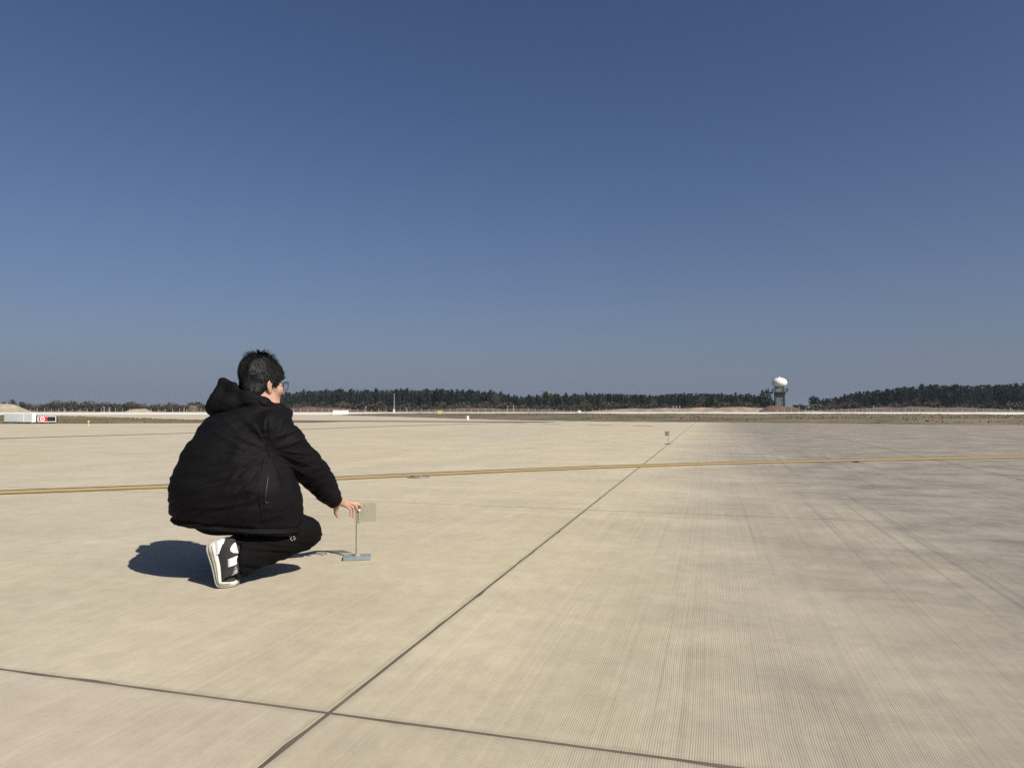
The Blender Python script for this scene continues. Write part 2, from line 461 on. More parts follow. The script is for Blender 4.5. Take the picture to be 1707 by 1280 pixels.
def verge(poly, sx, sy, ntuft):
    x0, x1 = min(p.x for p in poly), max(p.x for p in poly); y0, y1 = min(p.y for p in poly), max(p.y for p in poly)
    xs = np.arange(x0, x1 + sx, sx); ys = np.arange(y0, y1 + sy, sy)
    X, Y = np.meshgrid(xs, ys, indexing='ij')
    P = np.stack([X.ravel(), Y.ravel(), X.ravel() * 0], 1)
    ins = inside(poly, P[:, 0], P[:, 1]); d = edge_dist(poly, P[:, 0], P[:, 1])
    sd = np.where(ins, d, -d) + (fbm(P * 0.6, 3, 5) - 0.5) * 1.2
    h = np.clip(sd / 1.5, -1, 1) * 0.06
    h = h + np.clip(sd / 6, 0, 1) * (fbm(P * np.array([0.25, 0.35, 1]), 5, 9) * 0.34 - 0.02)
    Z = np.where(sd > -1.2, h, -0.2)
    nx, ny = X.shape; ids = np.arange(nx * ny).reshape(nx, ny)
    q = np.stack([ids[:-1, :-1], ids[1:, :-1], ids[1:, 1:], ids[:-1, 1:]], -1).reshape(-1, 4)
    keep = (sd[q] > -1.0).any(1); q = q[keep]
    me = bpy.data.meshes.new('grass_verge')
    me.from_pydata(np.column_stack([P[:, :2], Z]).tolist(), [], q.tolist()); me.materials.append(M_VERGE)
    me.polygons.foreach_set('use_smooth', [True] * len(me.polygons))
    tag(link('grass_verge', me), kind='structure')
    n = 0
    while n < ntuft:
        x = random.uniform(x0, x1); y = y0 + (y1 - y0) * random.random() ** 1.8
        pa = np.array([[x, y, 0.0]])
        if not inside(poly, pa[:, 0], pa[:, 1])[0] or abs(x) > 0.8 * y + 4: continue
        n += 1
        if fbm(pa * 0.15, 3, 3)[0] < 0.42: continue
        ix = min(max(int((x - x0) / sx), 0), nx - 1); iy = min(max(int((y - y0) / sy), 0), ny - 1)
        z = Z[ix * ny + iy] - 0.03
        s = random.uniform(0.05, 0.13)
        for k in range(4):
            a = random.uniform(0, 6.28); w = s * random.uniform(0.3, 0.7); l = random.uniform(-0.5, 0.5) * s
            b = len(tuft_v)
            tuft_v.extend([(x - w * math.cos(a), y - w * math.sin(a), z), (x + w * math.cos(a), y + w * math.sin(a), z), (x + l * math.cos(a + 1.3), y + l * math.sin(a + 1.3), z + s)])
            tuft_f.append((b, b + 1, b + 2))
right_verge = [G(x, y) for x, y in ((545, 691.2), (640, 693.6), (760, 697.0), (860, 699.8), (1060, 702.6), (1250, 704.4), (1500, 706.8), (1707, 708.7), (2150, 712.5), (2250, 697), (1707, 692.6), (1400, 691.5), (1000, 690.9), (700, 690.7))]
left_verge = [G(x, y) for x, y in ((-420, 709), (0, 706.5), (180, 706.0), (330, 705.2), (440, 703.5), (460, 702.6), (340, 701.6), (200, 698.0), (90, 694.5), (0, 693.4), (-300, 692.6))]
verge(right_verge, 0.7, 0.7, 9000)
verge(left_verge, 0.6, 0.6, 5000)
me = bpy.data.meshes.new('grass_tufts'); me.from_pydata(tuft_v, [], tuft_f); me.materials.append(M_BLADE)
tag(link('grass_tufts', me), 'low dry grass tufts on the verges beside the taxiway', 'grass', kind='stuff')

# low mounds of sand and soil beyond the far strip
def mound(name, px, w_px, top_py, Y, dep, mat, seed):
    c = W(px, YH, Y); a = w_px / 2 / FPX * Y; hgt = CAM_H + (YH - top_py) / FPX * Y
    nx, ny = 40, 14
    t = np.linspace(-1, 1, nx); s = np.linspace(-1, 1, ny)
    T, S = np.meshgrid(t, s, indexing='ij')
    P = np.stack([T.ravel() * a * 0.5 + seed * 9.1, S.ravel() * dep * 0.5, T.ravel() * 0], 1)
    prof = np.clip(1 - np.abs(T) ** 2.4, 0, 1) * np.clip(1 - np.abs(S) ** 2, 0, 1)
    Z = prof.ravel() * hgt * (0.45 + 0.75 * fbm(P * 0.5, 4, seed)) - 0.12
    ids = np.arange(nx * ny).reshape(nx, ny)
    q = np.stack([ids[:-1, :-1], ids[1:, :-1], ids[1:, 1:], ids[:-1, 1:]], -1).reshape(-1, 4)
    me = bpy.data.meshes.new(name)
    me.from_pydata(np.column_stack([c.x + T.ravel() * a, c.y + S.ravel() * dep, Z]).tolist(), [], q.tolist())
    me.materials.append(mat); me.polygons.foreach_set('use_smooth', [True] * len(me.polygons))
    return tag(link(name, me), kind='structure')
M_SAND = simple('pale_sand', (0.33, 0.27, 0.19), 0.95, var=0.25, nscale=0.4)
M_BERM = simple('dull_sandy_soil', (0.24, 0.185, 0.13), 0.95, var=0.45, nscale=0.25)
M_EARTH = simple('brown_earth', (0.095, 0.070, 0.048), 0.95, var=0.4, nscale=0.3)
M_REDE = simple('dark_red_earth', (0.10, 0.058, 0.040), 0.95, var=0.3, nscale=0.5)
mound('sand_mound', -6, 90, 668, 262, 7, M_SAND, 1)
mound('sand_mound', 232, 34, 678.5, 258, 5, M_SAND, 2)
mound('earth_mound', 316, 60, 673, 275, 6, M_EARTH, 8)
mound('earth_berm', 1170, 420, 677.5, 248, 8, M_BERM, 3)
mound('earth_mound', 1302, 76, 673.5, 240, 4, M_REDE, 4)
mound('earth_berm', 530, 200, 677, 245, 6, M_REDE, 5)
mound('earth_berm', 1530, 420, 677, 250, 8, M_EARTH, 6)
mound('earth_berm', 820, 330, 679, 250, 6, M_EARTH, 7)

# ------------------------------------------------------------------ vegetation
def leaf_mat(name, c0, c1, seed=0.0):
    m, nt, bs = new_mat(name)
    oi = N(nt, 'ShaderNodeObjectInfo'); v = objvec(nt)
    f = math_n(nt, 'ADD', math_n(nt, 'MULTIPLY', noise(nt, v, 1.3, 4, 0.6), 0.7), math_n(nt, 'MULTIPLY', oi.outputs['Random'], 0.45))
    nt.links.new(ramp(nt, f, [(0.25, c0), (0.85, c1)]), bs.inputs['Base Color'])
    bs.inputs['Roughness'].default_value = 0.8; bs.inputs['Specular IOR Level'].default_value = 0.2
    return m
M_PINE = leaf_mat('dark_pine_needles', (0.014, 0.026, 0.020), (0.034, 0.041, 0.027))
M_OLIVE = leaf_mat('olive_leaves', (0.045, 0.050, 0.020), (0.080, 0.075, 0.030))
M_TWIG = leaf_mat('bare_brown_twigs', (0.055, 0.042, 0.034), (0.100, 0.072, 0.055))
M_SCRUB = leaf_mat('dull_scrub_leaves', (0.040, 0.040, 0.024), (0.090, 0.072, 0.045))
M_BARK = simple('pine_bark', (0.060, 0.045, 0.035), 0.9, var=0.3, nscale=3)

def crown_tris(H, Rr, kind, rnd, n):
    """leaf-clump triangles through a crown's volume"""
    vs = []; fs = []
    def clump(c, dirn, L, w):
        side = dirn.cross(Vector((rnd.uniform(-1, 1), rnd.uniform(-1, 1), rnd.uniform(-1, 1)))).normalized() * w
        b = len(vs); vs.extend([tuple(c - side), tuple(c + side), tuple(c + dirn * L)]); fs.append((b, b + 1, b + 2))
    if kind == 'pine':
        lay = n; nj = 8 if n > 10 else 5
        for i in range(lay):
            t = i / (lay - 1); z = H * (0.16 + 0.84 * t)
            r = Rr * (1 - t ** 1.5) ** 0.9 * (0.80 + 0.3 * rnd.random()) + 0.12
            if t < 0.12: r *= 0.7
            nb = 7 if t < 0.75 else 4
            a0 = rnd.random() * 6.28
            for k in range(nb):
                a = a0 + 6.283 * k / nb + rnd.uniform(-0.35, 0.35); rr = r * rnd.uniform(0.6, 1.1)
                d = Vector((math.cos(a), math.sin(a), rnd.uniform(0.05, 0.5)))
                for j in range(nj):
                    s = (j + 0.6) / nj
                    c = Vector((0, 0, z)) + Vector((d.x, d.y, d.z * 0.5)) * rr * s + Vector((rnd.gauss(0, .17), rnd.gauss(0, .17), rnd.gauss(0, .24)))
                    clump(c, (d + Vector((rnd.uniform(-.8, .8), rnd.uniform(-.8, .8), rnd.uniform(-.1, 1.3)))).normalized(), rnd.uniform(0.35, 0.7) * (1 if nj == 8 else 1.3), rnd.uniform(0.10, 0.20) * (1 if nj == 8 else 1.5))
        clump(Vector((0, 0, H * 0.93)), Vector((0, 0, 1)), H * 0.10, 0.12)
    else:
        lob = [(Vector((rnd.uniform(-.5, .5) * Rr, rnd.uniform(-.5, .5) * Rr, H * rnd.uniform(0.35, 0.85))), Rr * rnd.uniform(0.35, 0.6)) for _ in range(7)]
        L = 0.42 if kind == 'leaf' else 0.5; w = 0.20 if kind == 'leaf' else 0.05
        if kind == 'scrub': L, w = 0.38, 0.13
        for i in range(n):
            c, r = lob[i % 7]
            d = Vector((rnd.gauss(0, 1), rnd.gauss(0, 1), rnd.gauss(0, 1))).normalized()
            p = c + d * r * rnd.random() ** 0.45
            p.z = max(p.z, H * 0.06)
            up = Vector((0, 0, 0.9)) if kind == 'twig' else Vector((0, 0, 0.2))
            clump(p, (d + up + Vector((rnd.uniform(-.5, .5), rnd.uniform(-.5, .5), 0))).normalized(), L * rnd.uniform(0.7, 1.4), w * rnd.uniform(0.7, 1.3))
    return vs, fs
def tree_proto(name, H, Rr, kind, mat, seed, n):
    rnd = random.Random(seed)
    root = empty(name)
    b = MB(); b.tube([(0, 0, -0.2), (0.05, 0.02, H * 0.35), (0.0, 0.05, H * 0.7), (0, 0, H * 0.95)], [0.022 * H * 0.6 + .03, 0.018 * H * 0.5 + .02, 0.04, 0.012], 6)
    for k in range(5):
        z = H * (0.25 + 0.12 * k); a = rnd.random() * 6.28; l = Rr * (0.8 - 0.1 * k)
        b.tube([(0, 0, z), (l * math.cos(a), l * math.sin(a), z + l * 0.45)], [0.035, 0.010], 4)
    b.build('trunk', M_BARK, root, smooth=True)
    vs, fs = crown_tris(H, Rr, kind, rnd, n)
    c = MB(); c.v = vs; c.f = fs; c.m = [0] * len(fs)
    me = bpy.data.meshes.new('crown'); me.from_pydata(vs, [], fs); me.materials.append(mat); link('crown', me, root)
    return root
top_line = [(440, 657), (470, 655), (510, 651.5), (560, 650), (640, 650), (700, 648.5), (760, 651), (830, 652.5), (843, 657), (860, 660), (900, 659), (960, 656), (1000, 655), (1050, 657), (1100, 657.5), (1150, 654.5), (1200, 656), (1250, 657), (1285, 662), (1296, 673), (1330, 679), (1356, 674), (1372, 664), (1400, 660), (1440, 653), (1480, 648.5), (1540, 643.5), (1600, 642.5), (1720, 642), (1900, 640)]
def top_at(px): return float(np.interp(px, [a for a, _ in top_line], [b for _, b in top_line]))
pines = [tree_proto('pine_tree', 10, r, 'pine', M_PINE, 20 + i, 19) for i, r in enumerate((1.7, 2.0, 1.5, 2.2))]
used = set()
PL = 'dark green pine of the dense wood behind the airfield fence'
def put(proto, label, cat, group, px, Y, H, H0, spread=1.0):
    o = proto if proto.name not in used else copy_tree(proto)
    used.add(o.name)
    c = W(px, YH, Y); s = H / H0
    o.location = (c.x, c.y, -0.12); o.rotation_euler = (0, 0, random.uniform(0, 6.28)); o.scale = (s * spread, s * spread, s)
    tag(o, label, cat, group); return o
px = 446.0
while px < 1760:
    tp = top_at(px)
    if tp < 672:
        Y = random.uniform(286, 300)
        H = CAM_H + (YH - tp) / FPX * Y
        H *= random.uniform(0.78, 1.05)
        put(random.choice(pines), PL, 'tree', 'pines of the wood', px, Y, H, 10, random.uniform(1.05, 1.6))
    px += random.uniform(3.4, 5.8)
# the rows behind them, one mass
bank_v = []; bank_f = []
for row, Y0 in enumerate((306, 316, 328, 342)):
    px = 440.0 + row
    while px < 1790:
        tp = top_at(px)
        if tp < 672:
            Y = Y0 + random.uniform(-4, 4); H = (CAM_H + (YH - tp) / FPX * Y) * random.uniform(0.84, 1.0)
            rnd = random.Random(int(px * 10) + row)
            vs, fs = crown_tris(10, 2.2, 'pine', rnd, 8)
            c = W(px, YH, Y); s = H / 10; b = len(bank_v)
            bank_v += [(c.x + v[0] * s * 1.3, c.y + v[1] * s * 1.3, v[2] * s - 0.5) for v in vs]; bank_f += [tuple(b + k for k in f) for f in fs]
        px += random.uniform(4.5, 7.5)
me = bpy.data.meshes.new('pine_wood'); me.from_pydata(bank_v, [], bank_f); me.materials.append(M_PINE)
tag(link('pine_wood', me), 'dense dark pine wood closing the view behind the front rows', 'wood', kind='stuff')

leafy = [tree_proto('broadleaf_tree', 6, 2.2, 'leaf', M_OLIVE, 60 + i, 800) for i in range(2)]
bare = [tree_proto('bare_tree', 6, 2.2, 'twig', M_TWIG, 70 + i, 900) for i in range(2)]
scrub = [tree_proto('scrub_bush', 2.2, 1.8, 'scrub', M_SCRUB, 80 + i, 420) for i in range(3)]
dark_scrub = [tree_proto('dark_shrub', 3.0, 1.6, 'leaf', M_PINE, 90 + i, 420) for i in range(2)]
put(leafy[0], 'olive green broadleaf tree standing taller than the pines right of the face', 'tree', None, 911, 272, CAM_H + 31 / FPX * 272, 6, 0.75)
put(bare[0], 'bare grey brown tree at the right end of the pine wood near the mast', 'tree', None, 826, 276, CAM_H + 28 / FPX * 276, 6, 0.8)
put(bare[1], 'broad bare brown tree in the wood left of the radar tower', 'tree', None, 1168, 274, CAM_H + 27 / FPX * 274, 6, 0.8)
put(dark_scrub[0], 'dark leaning tree just left of the radar tower', 'tree', None, 1274, 272, CAM_H + 29 / FPX * 272, 3, 0.7)
put(dark_scrub[1], 'small dark bushy tree right of the radar tower', 'tree', None, 1358, 272, CAM_H + 20 / FPX * 272, 3, 0.8)
for px in (975, 1003, 1090, 1195, 1230):
    put(leafy[1], 'low olive tree in front of the pines left of the radar tower', 'tree', 'olive trees before the pines', px, 270, 5.2 * random.uniform(0.8, 1.1), 6, 0.9)
for px in (1392, 1425, 1462, 1490, 1508, 1528, 1560, 1612, 1660, 1690):
    put(bare[1], 'bare reddish brown tree at the foot of the pine wood right of the radar tower', 'tree', 'bare trees at the right wood edge', px + random.uniform(-6, 6), 268, 5.6 * random.uniform(0.7, 1.1), 6, 0.9)
px = 452
while px < 1740:
    if not (1270 < px < 1335):
        put(random.choice(scrub), 'low dull brown scrub bush in front of the wood behind the fence', 'bush', 'scrub before the wood', px, random.uniform(250, 262), random.uniform(1.5, 3.1), 2.2, random.uniform(1.0, 1.5))
    px += random.uniform(6, 12)
px = -20
while px < 345:
    if random.random() < 0.85:
        put(random.choice(scrub), 'low brown scrub bush on the bare skyline left of the person', 'bush', 'scrub on the left skyline', px, random.uniform(262, 290), random.uniform(1.8, 3.4), 2.2, random.uniform(1.0, 1.6))
    px += random.uniform(5, 9)
for px in (126, 139, 152, 160, 176, 186, 219, 318, 330):
    put(random.choice(dark_scrub), 'small dark green shrub among the brown scrub on the left skyline', 'bush', 'dark shrubs on the left skyline', px, 284, random.uniform(2.6, 3.8), 3, 0.95)
for px in (5, 18, 36):
    put(dark_scrub[0], 'dark shrub growing on the pale sand mound at the left edge', 'bush', 'shrubs on the left sand mound', px, 270, random.uniform(3.2, 4.4), 3, 0.7)

# ------------------------------------------------------------------ perimeter fence, poles, mast
YF = 232.0
fence = empty('perimeter_fence', (0, YF, 0)); tag(fence, 'long low fence of pale posts and wire beyond the far runway', 'fence')
b = MB()
x = -185
while x < 190:
    h = random.uniform(1.05, 1.35); b.box((x, 0, h / 2 - 0.12), (0.09, 0.09, h)); x += 2.35
tag(b.build('fence_posts', M_POST, fence), kind='stuff')
b = MB()
for z in (0.2, 0.45, 0.7, 0.95): b.box((0, 0.10, z), (374, 0.02, 0.03))
b.build('wires', M_DARKM, fence)
def pole(px, top_py, Y, r, mat, label, name='pole', arm=False, group=None):
    c = W(px, YH, Y); H = CAM_H + (YH - top_py) / FPX * Y
    root = empty(name, (c.x, c.y, -0.12)); tag(root, label, 'pole', group)
    b = MB(); b.tube([(0, 0, 0), (0, 0, H * 0.6), (0, 0, H)], [r, r * 0.9, r * 0.8], 8); b.build('shaft', mat, root, smooth=True)
    b = MB(); b.box((0, 0, 0.15), (r * 4, r * 4, 0.3)); b.build('footing', M_POST, root)
    b = MB(); b.box((0, -r, H + 0.12), (r * 3.2, r * 3, 0.24)); b.build('cap', mat, root)
    return root
pole(3, 680.5, 226, 0.09, M_POST, 'short pale pole at the left edge before the sand mound')
pole(107, 680.5, 228, 0.07, M_POST, 'short pale pole at the fence right of the red sign')
pole(173.5, 678.5, 228, 0.12, M_POST, 'thicker pale pole, left one of a pair on the left skyline')
pole(183, 679.5, 228, 0.08, M_POST, 'thinner pale pole, right one of a pair on the left skyline')
pole(307, 680, 228, 0.07, M_POST, 'short pale pole at the fence just left of the hood')
pole(98, 667, 330, 0.10, M_DARKM, 'thin dark mast on the skyline right of the red sign')
pole(610, 678, 229, 0.09, M_POST, 'pale pole at the fence right of the white cabinet')
pole(677, 680, 229, 0.07, M_POST, 'short pale pole at the fence right of the lattice mast')
for px, lb in ((1122, 'first'), (1127.5, 'second'), (1133, 'third')):
    pole(px, 677.5, 224, 0.10, M_POST, lb + ' pale pole from the left in the cluster of three before the sandy bank')
pole(856, 676.5, 229, 0.10, M_POST, 'pale pole before the fence left of the olive tree')
pole(846, 677.5, 229, 0.07, M_POST, 'thin pale pole left of the olive tree, nearer the bare tree')
pole(1331.5, 679, 226, 0.08, M_POST, 'white pole standing right of the radar tower')
pole(1456, 677, 226, 0.08, M_POST, 'tall white pole at the fence before the right wood')
pole(1445, 680, 226, 0.07, M_POST, 'shorter pale pole beside a tall white one before the right wood')
pole(1560, 679.5, 226, 0.07, M_POST, 'pale pole at the fence in the middle of the right wood')
pole(1684, 680, 226, 0.07, M_POST, 'pale pole at the fence near the right edge')
c = W(657, YH, 226); H = CAM_H + (YH - 655) / FPX * 226
mast = empty('lattice_mast', (c.x, c.y, -0.12)); tag(mast, 'slim tapering lattice mast in front of the pine wood', 'mast')
b = MB(); legs = []
for k in range(3):
    a = 2.094 * k + 0.4; legs.append((0.22 * math.cos(a), 0.22 * math.sin(a)))
    b.tube([(legs[k][0], legs[k][1], 0), (legs[k][0] * 0.15, legs[k][1] * 0.15, H)], [0.05, 0.03], 5)
b.build('legs', M_POST, mast)
b = MB()
for i in range(9):
    t = i / 9; t2 = (i + 1) / 9; f = 1 - 0.85 * t; f2 = 1 - 0.85 * t2
    for k in range(3):
        p, q = legs[k], legs[(k + 1) % 3]
        b.tube([(p[0] * f, p[1] * f, H * t), (q[0] * f2, q[1] * f2, H * t2)], 0.02, 4)
b.build('braces', M_POST, mast)
b = MB(); b.box((0, 0, 0.5), (0.5, 0.4, 1.0)); b.build('equipment_box', M_WHITE, mast, bevel=0.03)

# ------------------------------------------------------------------ radar tower
YT = 262.0
def tz(py): return CAM_H + (YH - py) / FPX * YT
c = W(1300, YH, YT); mpp = YT / FPX
tower = empty('radar_tower', (c.x, c.y, -0.12), R(-14)); tag(tower, 'grey radar tower topped by a flattened white dome', 'tower')
zt, zb = tz(653.5), tz(677.5) - 2.2
b = MB(); b.box((0, 0, (zt + zb) / 2), (3.0, 3.0, zt - zb)); b.build('shaft', M_TOWER, tower)
for sx in (-1, 1):
    for sy in (-1, 1):
        b = MB(); b.box((sx * 1.52, sy * 1.52, (zt + zb) / 2), (0.42, 0.42, zt - zb)); b.build('corner_column', M_TOWER2, tower)
b = MB()
for z in np.linspace(zb + 2.6, zt - 1.0, 3): b.box((0.55, -1.49, z), (0.4, 0.08, 0.55))
b.build('windows', M_BLACK, tower)
b = MB(); b.box((0, 0, zt - 0.35), (3.7, 3.7, 0.7)); b.build('ring_beam', M_TOWER2, tower, bevel=0.04)
b = MB(); b.box((0, 0, zt + 0.1), (5.2, 5.2, 0.22)); b.build('balcony', M_TOWER2, tower)
b = MB()
for sx in (-1, 1):
    for k in range(5):
        q = -2.5 + 1.25 * k
        b.tube([(sx * 2.5, q, zt + 0.2), (sx * 2.5, q, zt + 1.3)], 0.05, 5); b.tube([(q, sx * 2.5, zt + 0.2), (q, sx * 2.5, zt + 1.3)], 0.05, 5)
    for z in (0.75, 1.3):
        b.tube([(sx * 2.5, -2.5, zt + z), (sx * 2.5, 2.5, zt + z)], 0.05, 5); b.tube([(-2.5, sx * 2.5, zt + z), (2.5, sx * 2.5, zt + z)], 0.05, 5)
b.build('railing', M_TOWER2, tower)
zc = tz(643.5)
b = MB(); b.box((0, 0, (zt + 0.22 + zc) / 2), (3.2, 3.2, zc - zt - 0.22)); b.build('cabin', M_CABIN, tower, bevel=0.04)
b = MB(); b.box((1.0, -1.63, zt + 1.15), (0.7, 0.06, 1.8)); b.build('door', M_TOWER2, tower)
z0, z1 = tz(646.0), tz(629.0); rz_ = (z1 - z0) / 2; rr = 12.2 * mpp
b = MB(); prof = []
for k in range(17):
    a = -math.pi / 2 + math.pi * k / 16
    prof.append((max(0.01, rr * (abs(math.cos(a)) ** 0.86)), (z0 + z1) / 2 + rz_ * math.sin(a)))
b.lathe((0, 0, 0), prof, 28); dome = b.build('dome', M_DOME, tower, smooth=True)
b = MB(); b.tube([(0, 0, z1 - 0.05), (0, 0, z1 + 0.5)], [0.3, 0.12], 8); b.build('finial', M_DOME, tower, smooth=True)
for sx, nm in ((-1, 0), (1, 1)):
    b = MB(); b.tube([(sx * 2.55, -2.3, zt + 0.2), (sx * 2.55, -2.3, z1 + 0.1)], 0.05, 5); b.box((sx * 2.55, -2.3, zt + 1.0), (0.35, 0.3, 0.9)); b.build('antenna', M_TOWER2, tower)

# low concrete ruin beside the tower
c = W(1346, YH, 256)
ruin = empty('low_building', (c.x, c.y, -0.12)); tag(ruin, 'low grey unfinished building right of the radar tower', 'building')
b = MB(); b.box((0, 0, 1.2), (8.5, 5, 2.4)); b.build('wall', M_TOWER, ruin)
b = MB(); b.box((0, 0, 2.5), (9.0, 5.5, 0.2)); b.build('roof', M_CABIN, ruin)
for k in range(6):
    b = MB(); b.box((-3.7 + 1.5 * k, -2.6, 1.1), (0.22, 0.16, 2.2)); b.build('pillar', M_POST, ruin)

# ------------------------------------------------------------------ airfield signs, cabinets, markers
c = G(33, 706.2)
sg = empty('guidance_sign', (c.x, c.y, -0.02), math.atan2(0.30, 0.95) * -1)
tag(sg, 'long blank pale grey airfield sign box at the left edge', 'sign')
sc_ = c.y / FPX
Lx, Hh, Zb = 50 * sc_ * 1.28, 14.6 * sc_, 3.2 * sc_
b = MB(); b.box((0, 0, Zb + Hh / 2), (Lx, 0.24, Hh)); b.build('sign_box', M_WHITE, sg, bevel=0.015)
for x0_, w_ in ((-Lx * 0.14, Lx * 0.68), (Lx * 0.355, Lx * 0.27)):
    b = MB(); b.box((x0_, -0.125, Zb + Hh / 2), (w_, 0.02, Hh * 0.93)); b.build('face_panel', M_GREYP, sg, bevel=0.005)
for k in range(4):
    b = MB(); b.tube([((k - 1.5) * Lx * 0.28, 0, -0.1), ((k - 1.5) * Lx * 0.28, 0, Zb)], 0.03, 8); b.build('leg', M_STEEL, sg)
c = G(77.5, 706.0)
ne = empty('no_entry_sign', (c.x, c.y, -0.02), R(12)); tag(ne, 'red and black airfield sign with a white ring emblem', 'sign')
sc_ = c.y / FPX; Lx, Hh, Zb = 31 * sc_, 9.6 * sc_, 3.4 * sc_
b = MB(); b.box((0, 0, Zb + Hh / 2), (Lx, 0.22, Hh)); b.build('sign_box', M_BLACK, ne, bevel=0.01)
b = MB(); t = 0.032
for z in (Zb + t / 2, Zb + Hh - t / 2): b.box((Lx * 0.06, -0.122, z), (Lx * 0.88, 0.03, t))
for x_ in (-Lx * 0.37, Lx * 0.5 - t / 2): b.box((x_, -0.1225, Zb + Hh / 2), (t * 1.6 if x_ < 0 else t, 0.031, Hh - 2 * t - 0.004))
b.build('frame', M_WHITE, ne)
b = MB(); b.box((-Lx * 0.12, -0.116, Zb + Hh / 2), (Lx * 0.42, 0.02, Hh * 0.82)); b.build('red_panel', M_RED, ne)
b = MB(); b.box((Lx * 0.28, -0.116, Zb + Hh / 2), (Lx * 0.36, 0.02, Hh * 0.82)); b.build('black_panel', M_BLACK, ne)
b = MB(); rc_, w_ = Hh * 0.31, Hh * 0.075; vs = []; fs = []
cx_ = -Lx * 0.16
for k in range(24):
    a = 2 * math.pi * k / 24
    for r_, y_ in ((rc_ - w_, -0.132), (rc_ + w_, -0.132), (rc_ + w_, -0.124), (rc_ - w_, -0.124)):
        vs.append((cx_ + r_ * math.cos(a), y_, Zb + Hh / 2 + r_ * math.sin(a)))
    for j in range(4): fs.append((4 * k + j, 4 * k + (j + 1) % 4, 4 * ((k + 1) % 24) + (j + 1) % 4, 4 * ((k + 1) % 24) + j))
b.add(vs, fs); b.box((cx_, -0.129, Zb + Hh / 2), (Hh * 0.20, 0.012, Hh * 0.10)); b.build('ring_emblem', M_WHITE, ne)
for k in (-1, 1):
    b = MB(); b.tube([(k * Lx * 0.35, 0, -0.1), (k * Lx * 0.35, 0, Zb)], 0.025, 8); b.build('leg', M_STEEL, ne)

def cabinet(name, px, py, w_px, h_px, dep, mat, label, cat, leg=0.0):
    c = G(px, py); s = c.y / FPX
    r = empty(name, (c.x, c.y, 0)); tag(r, label, cat)
    w, h = w_px * s, h_px * s; z0 = leg * h
    b = MB(); b.box((0, 0, z0 + (h - z0) / 2), (w, dep, h - z0)); b.build('box', mat, r, bevel=min(w, h) * 0.03)
    b = MB(); b.box((0, 0, h + 0.02), (w * 1.03, dep * 1.1, 0.05)); b.build('lid', mat, r)
    if leg:
        for k in (-1, 1):
            b = MB(); b.box((k * w * 0.33, 0, z0 / 2), (0.08, 0.08, z0)); b.build('leg', mat, r)
    return r
cabinet('equipment_cabinet', 568, 691.6, 24.5, 7.6, 0.8, M_WHITE, 'low white box standing on the grass tip before the fence', 'cabinet')
cabinet('marker_sign', 733, 693.4, 7, 8.6, 0.3, M_YEL, 'small yellow sign on short legs by the far grass edge', 'sign', 0.35)
cabinet('equipment_cabinet', 965.5, 691.0, 4.6, 6.5, 0.6, M_WHITE, 'small upright white box before the fence near the olive tree', 'cabinet')
cabinet('marker_sign', 780, 701.0, 3.2, 7, 0.2, M_WHITE, 'small white marker board at the right grass edge', 'marker', 0.3)
# edge light
c = G(147.5, 709.5)
el = empty('edge_light', (c.x, c.y, 0)); el.scale = (0.75, 0.75, 0.75); tag(el, 'little yellow edge light on the pavement below the left grass', 'light')
b = MB(); b.lathe((0, 0, 0), [(0.10, 0), (0.10, 0.02), (0.035, 0.03), (0.03, 0.24)], 12); b.build('stem', M_YEL, el)
b = MB(); b.lathe((0, 0, 0), [(0.06, 0.24), (0.065, 0.30), (0.05, 0.35), (0.01, 0.37)], 12); b.build('lens_cap', M_YEL, el, smooth=True)
# stones at the verge
def stone(px, py, w, h, label):
    c = G(px, py); s = c.y / FPX; b = MB(); rings = []
    for k, (r_, z_) in enumerate(((0.8, 0), (1.0, 0.35), (0.8, 0.75), (0.25, 1.0))):
        rings.append([Vector((c.x + w * s * 0.5 * r_ * math.cos(a) * random.uniform(.8, 1.15), c.y + 0.35 * r_ * math.sin(a), z_ * h * s + 0.05)) for a in [6.283 * q / 9 for q in range(9)]])
    b.rings(rings); o = b.build('stone', M_DARKM); tag(o, label, 'stone')
stone(977, 691.6, 6, 3.2, 'largest dark lump on the far verge right of the upright white box')
stone(1010, 691.5, 6, 1.8, 'flat dark lump, second from the left on the far verge')
stone(1022, 691.8, 5, 1.5, 'flattest dark lump, third from the left on the far verge')
stone(1040, 691.5, 4, 1.8, 'small dark lump, rightmost of the four on the far verge')
# lights let into the pavement
M_COVER = simple('dull_cast_metal', (0.19, 0.17, 0.135), 0.6, metal=0.1, var=0.3, nscale=20)
def inset(px, py, label):
    c = G(px, py); r = empty('inset_light', (c.x, c.y, 0), R(20)); tag(r, label, 'light')
    b = MB(); b.lathe((0, 0, 0), [(0.152, 0.001), (0.150, 0.010), (0.118, 0.012)], 28); b.build('rim', M_COVER, r)
    b = MB(); b.lathe((0, 0, 0), [(0.117, 0.004), (0.112, 0.017), (0.075, 0.022), (0.01, 0.023)], 28); b.build('cover', M_COVER, r, smooth=True)
    for k in (-1, 1):
        b = MB(); b.box((k * 0.085, 0, 0.020), (0.06, 0.045, 0.010)); b.build('lens', M_BLACK, r, bevel=0.002)
    for k in range(6):
        a = k * math.pi / 3 + 0.5; b = MB(); b.lathe((0.134 * math.cos(a), 0.134 * math.sin(a), 0), [(0.008, 0.010), (0.008, 0.015)], 6); b.build('bolt', M_STEEL, r)
inset(698, 795.6, 'flat round pavement light just below the yellow line left of the long joint')
inset(1436, 770.6, 'flat round pavement light on the stained concrete just below the yellow line')

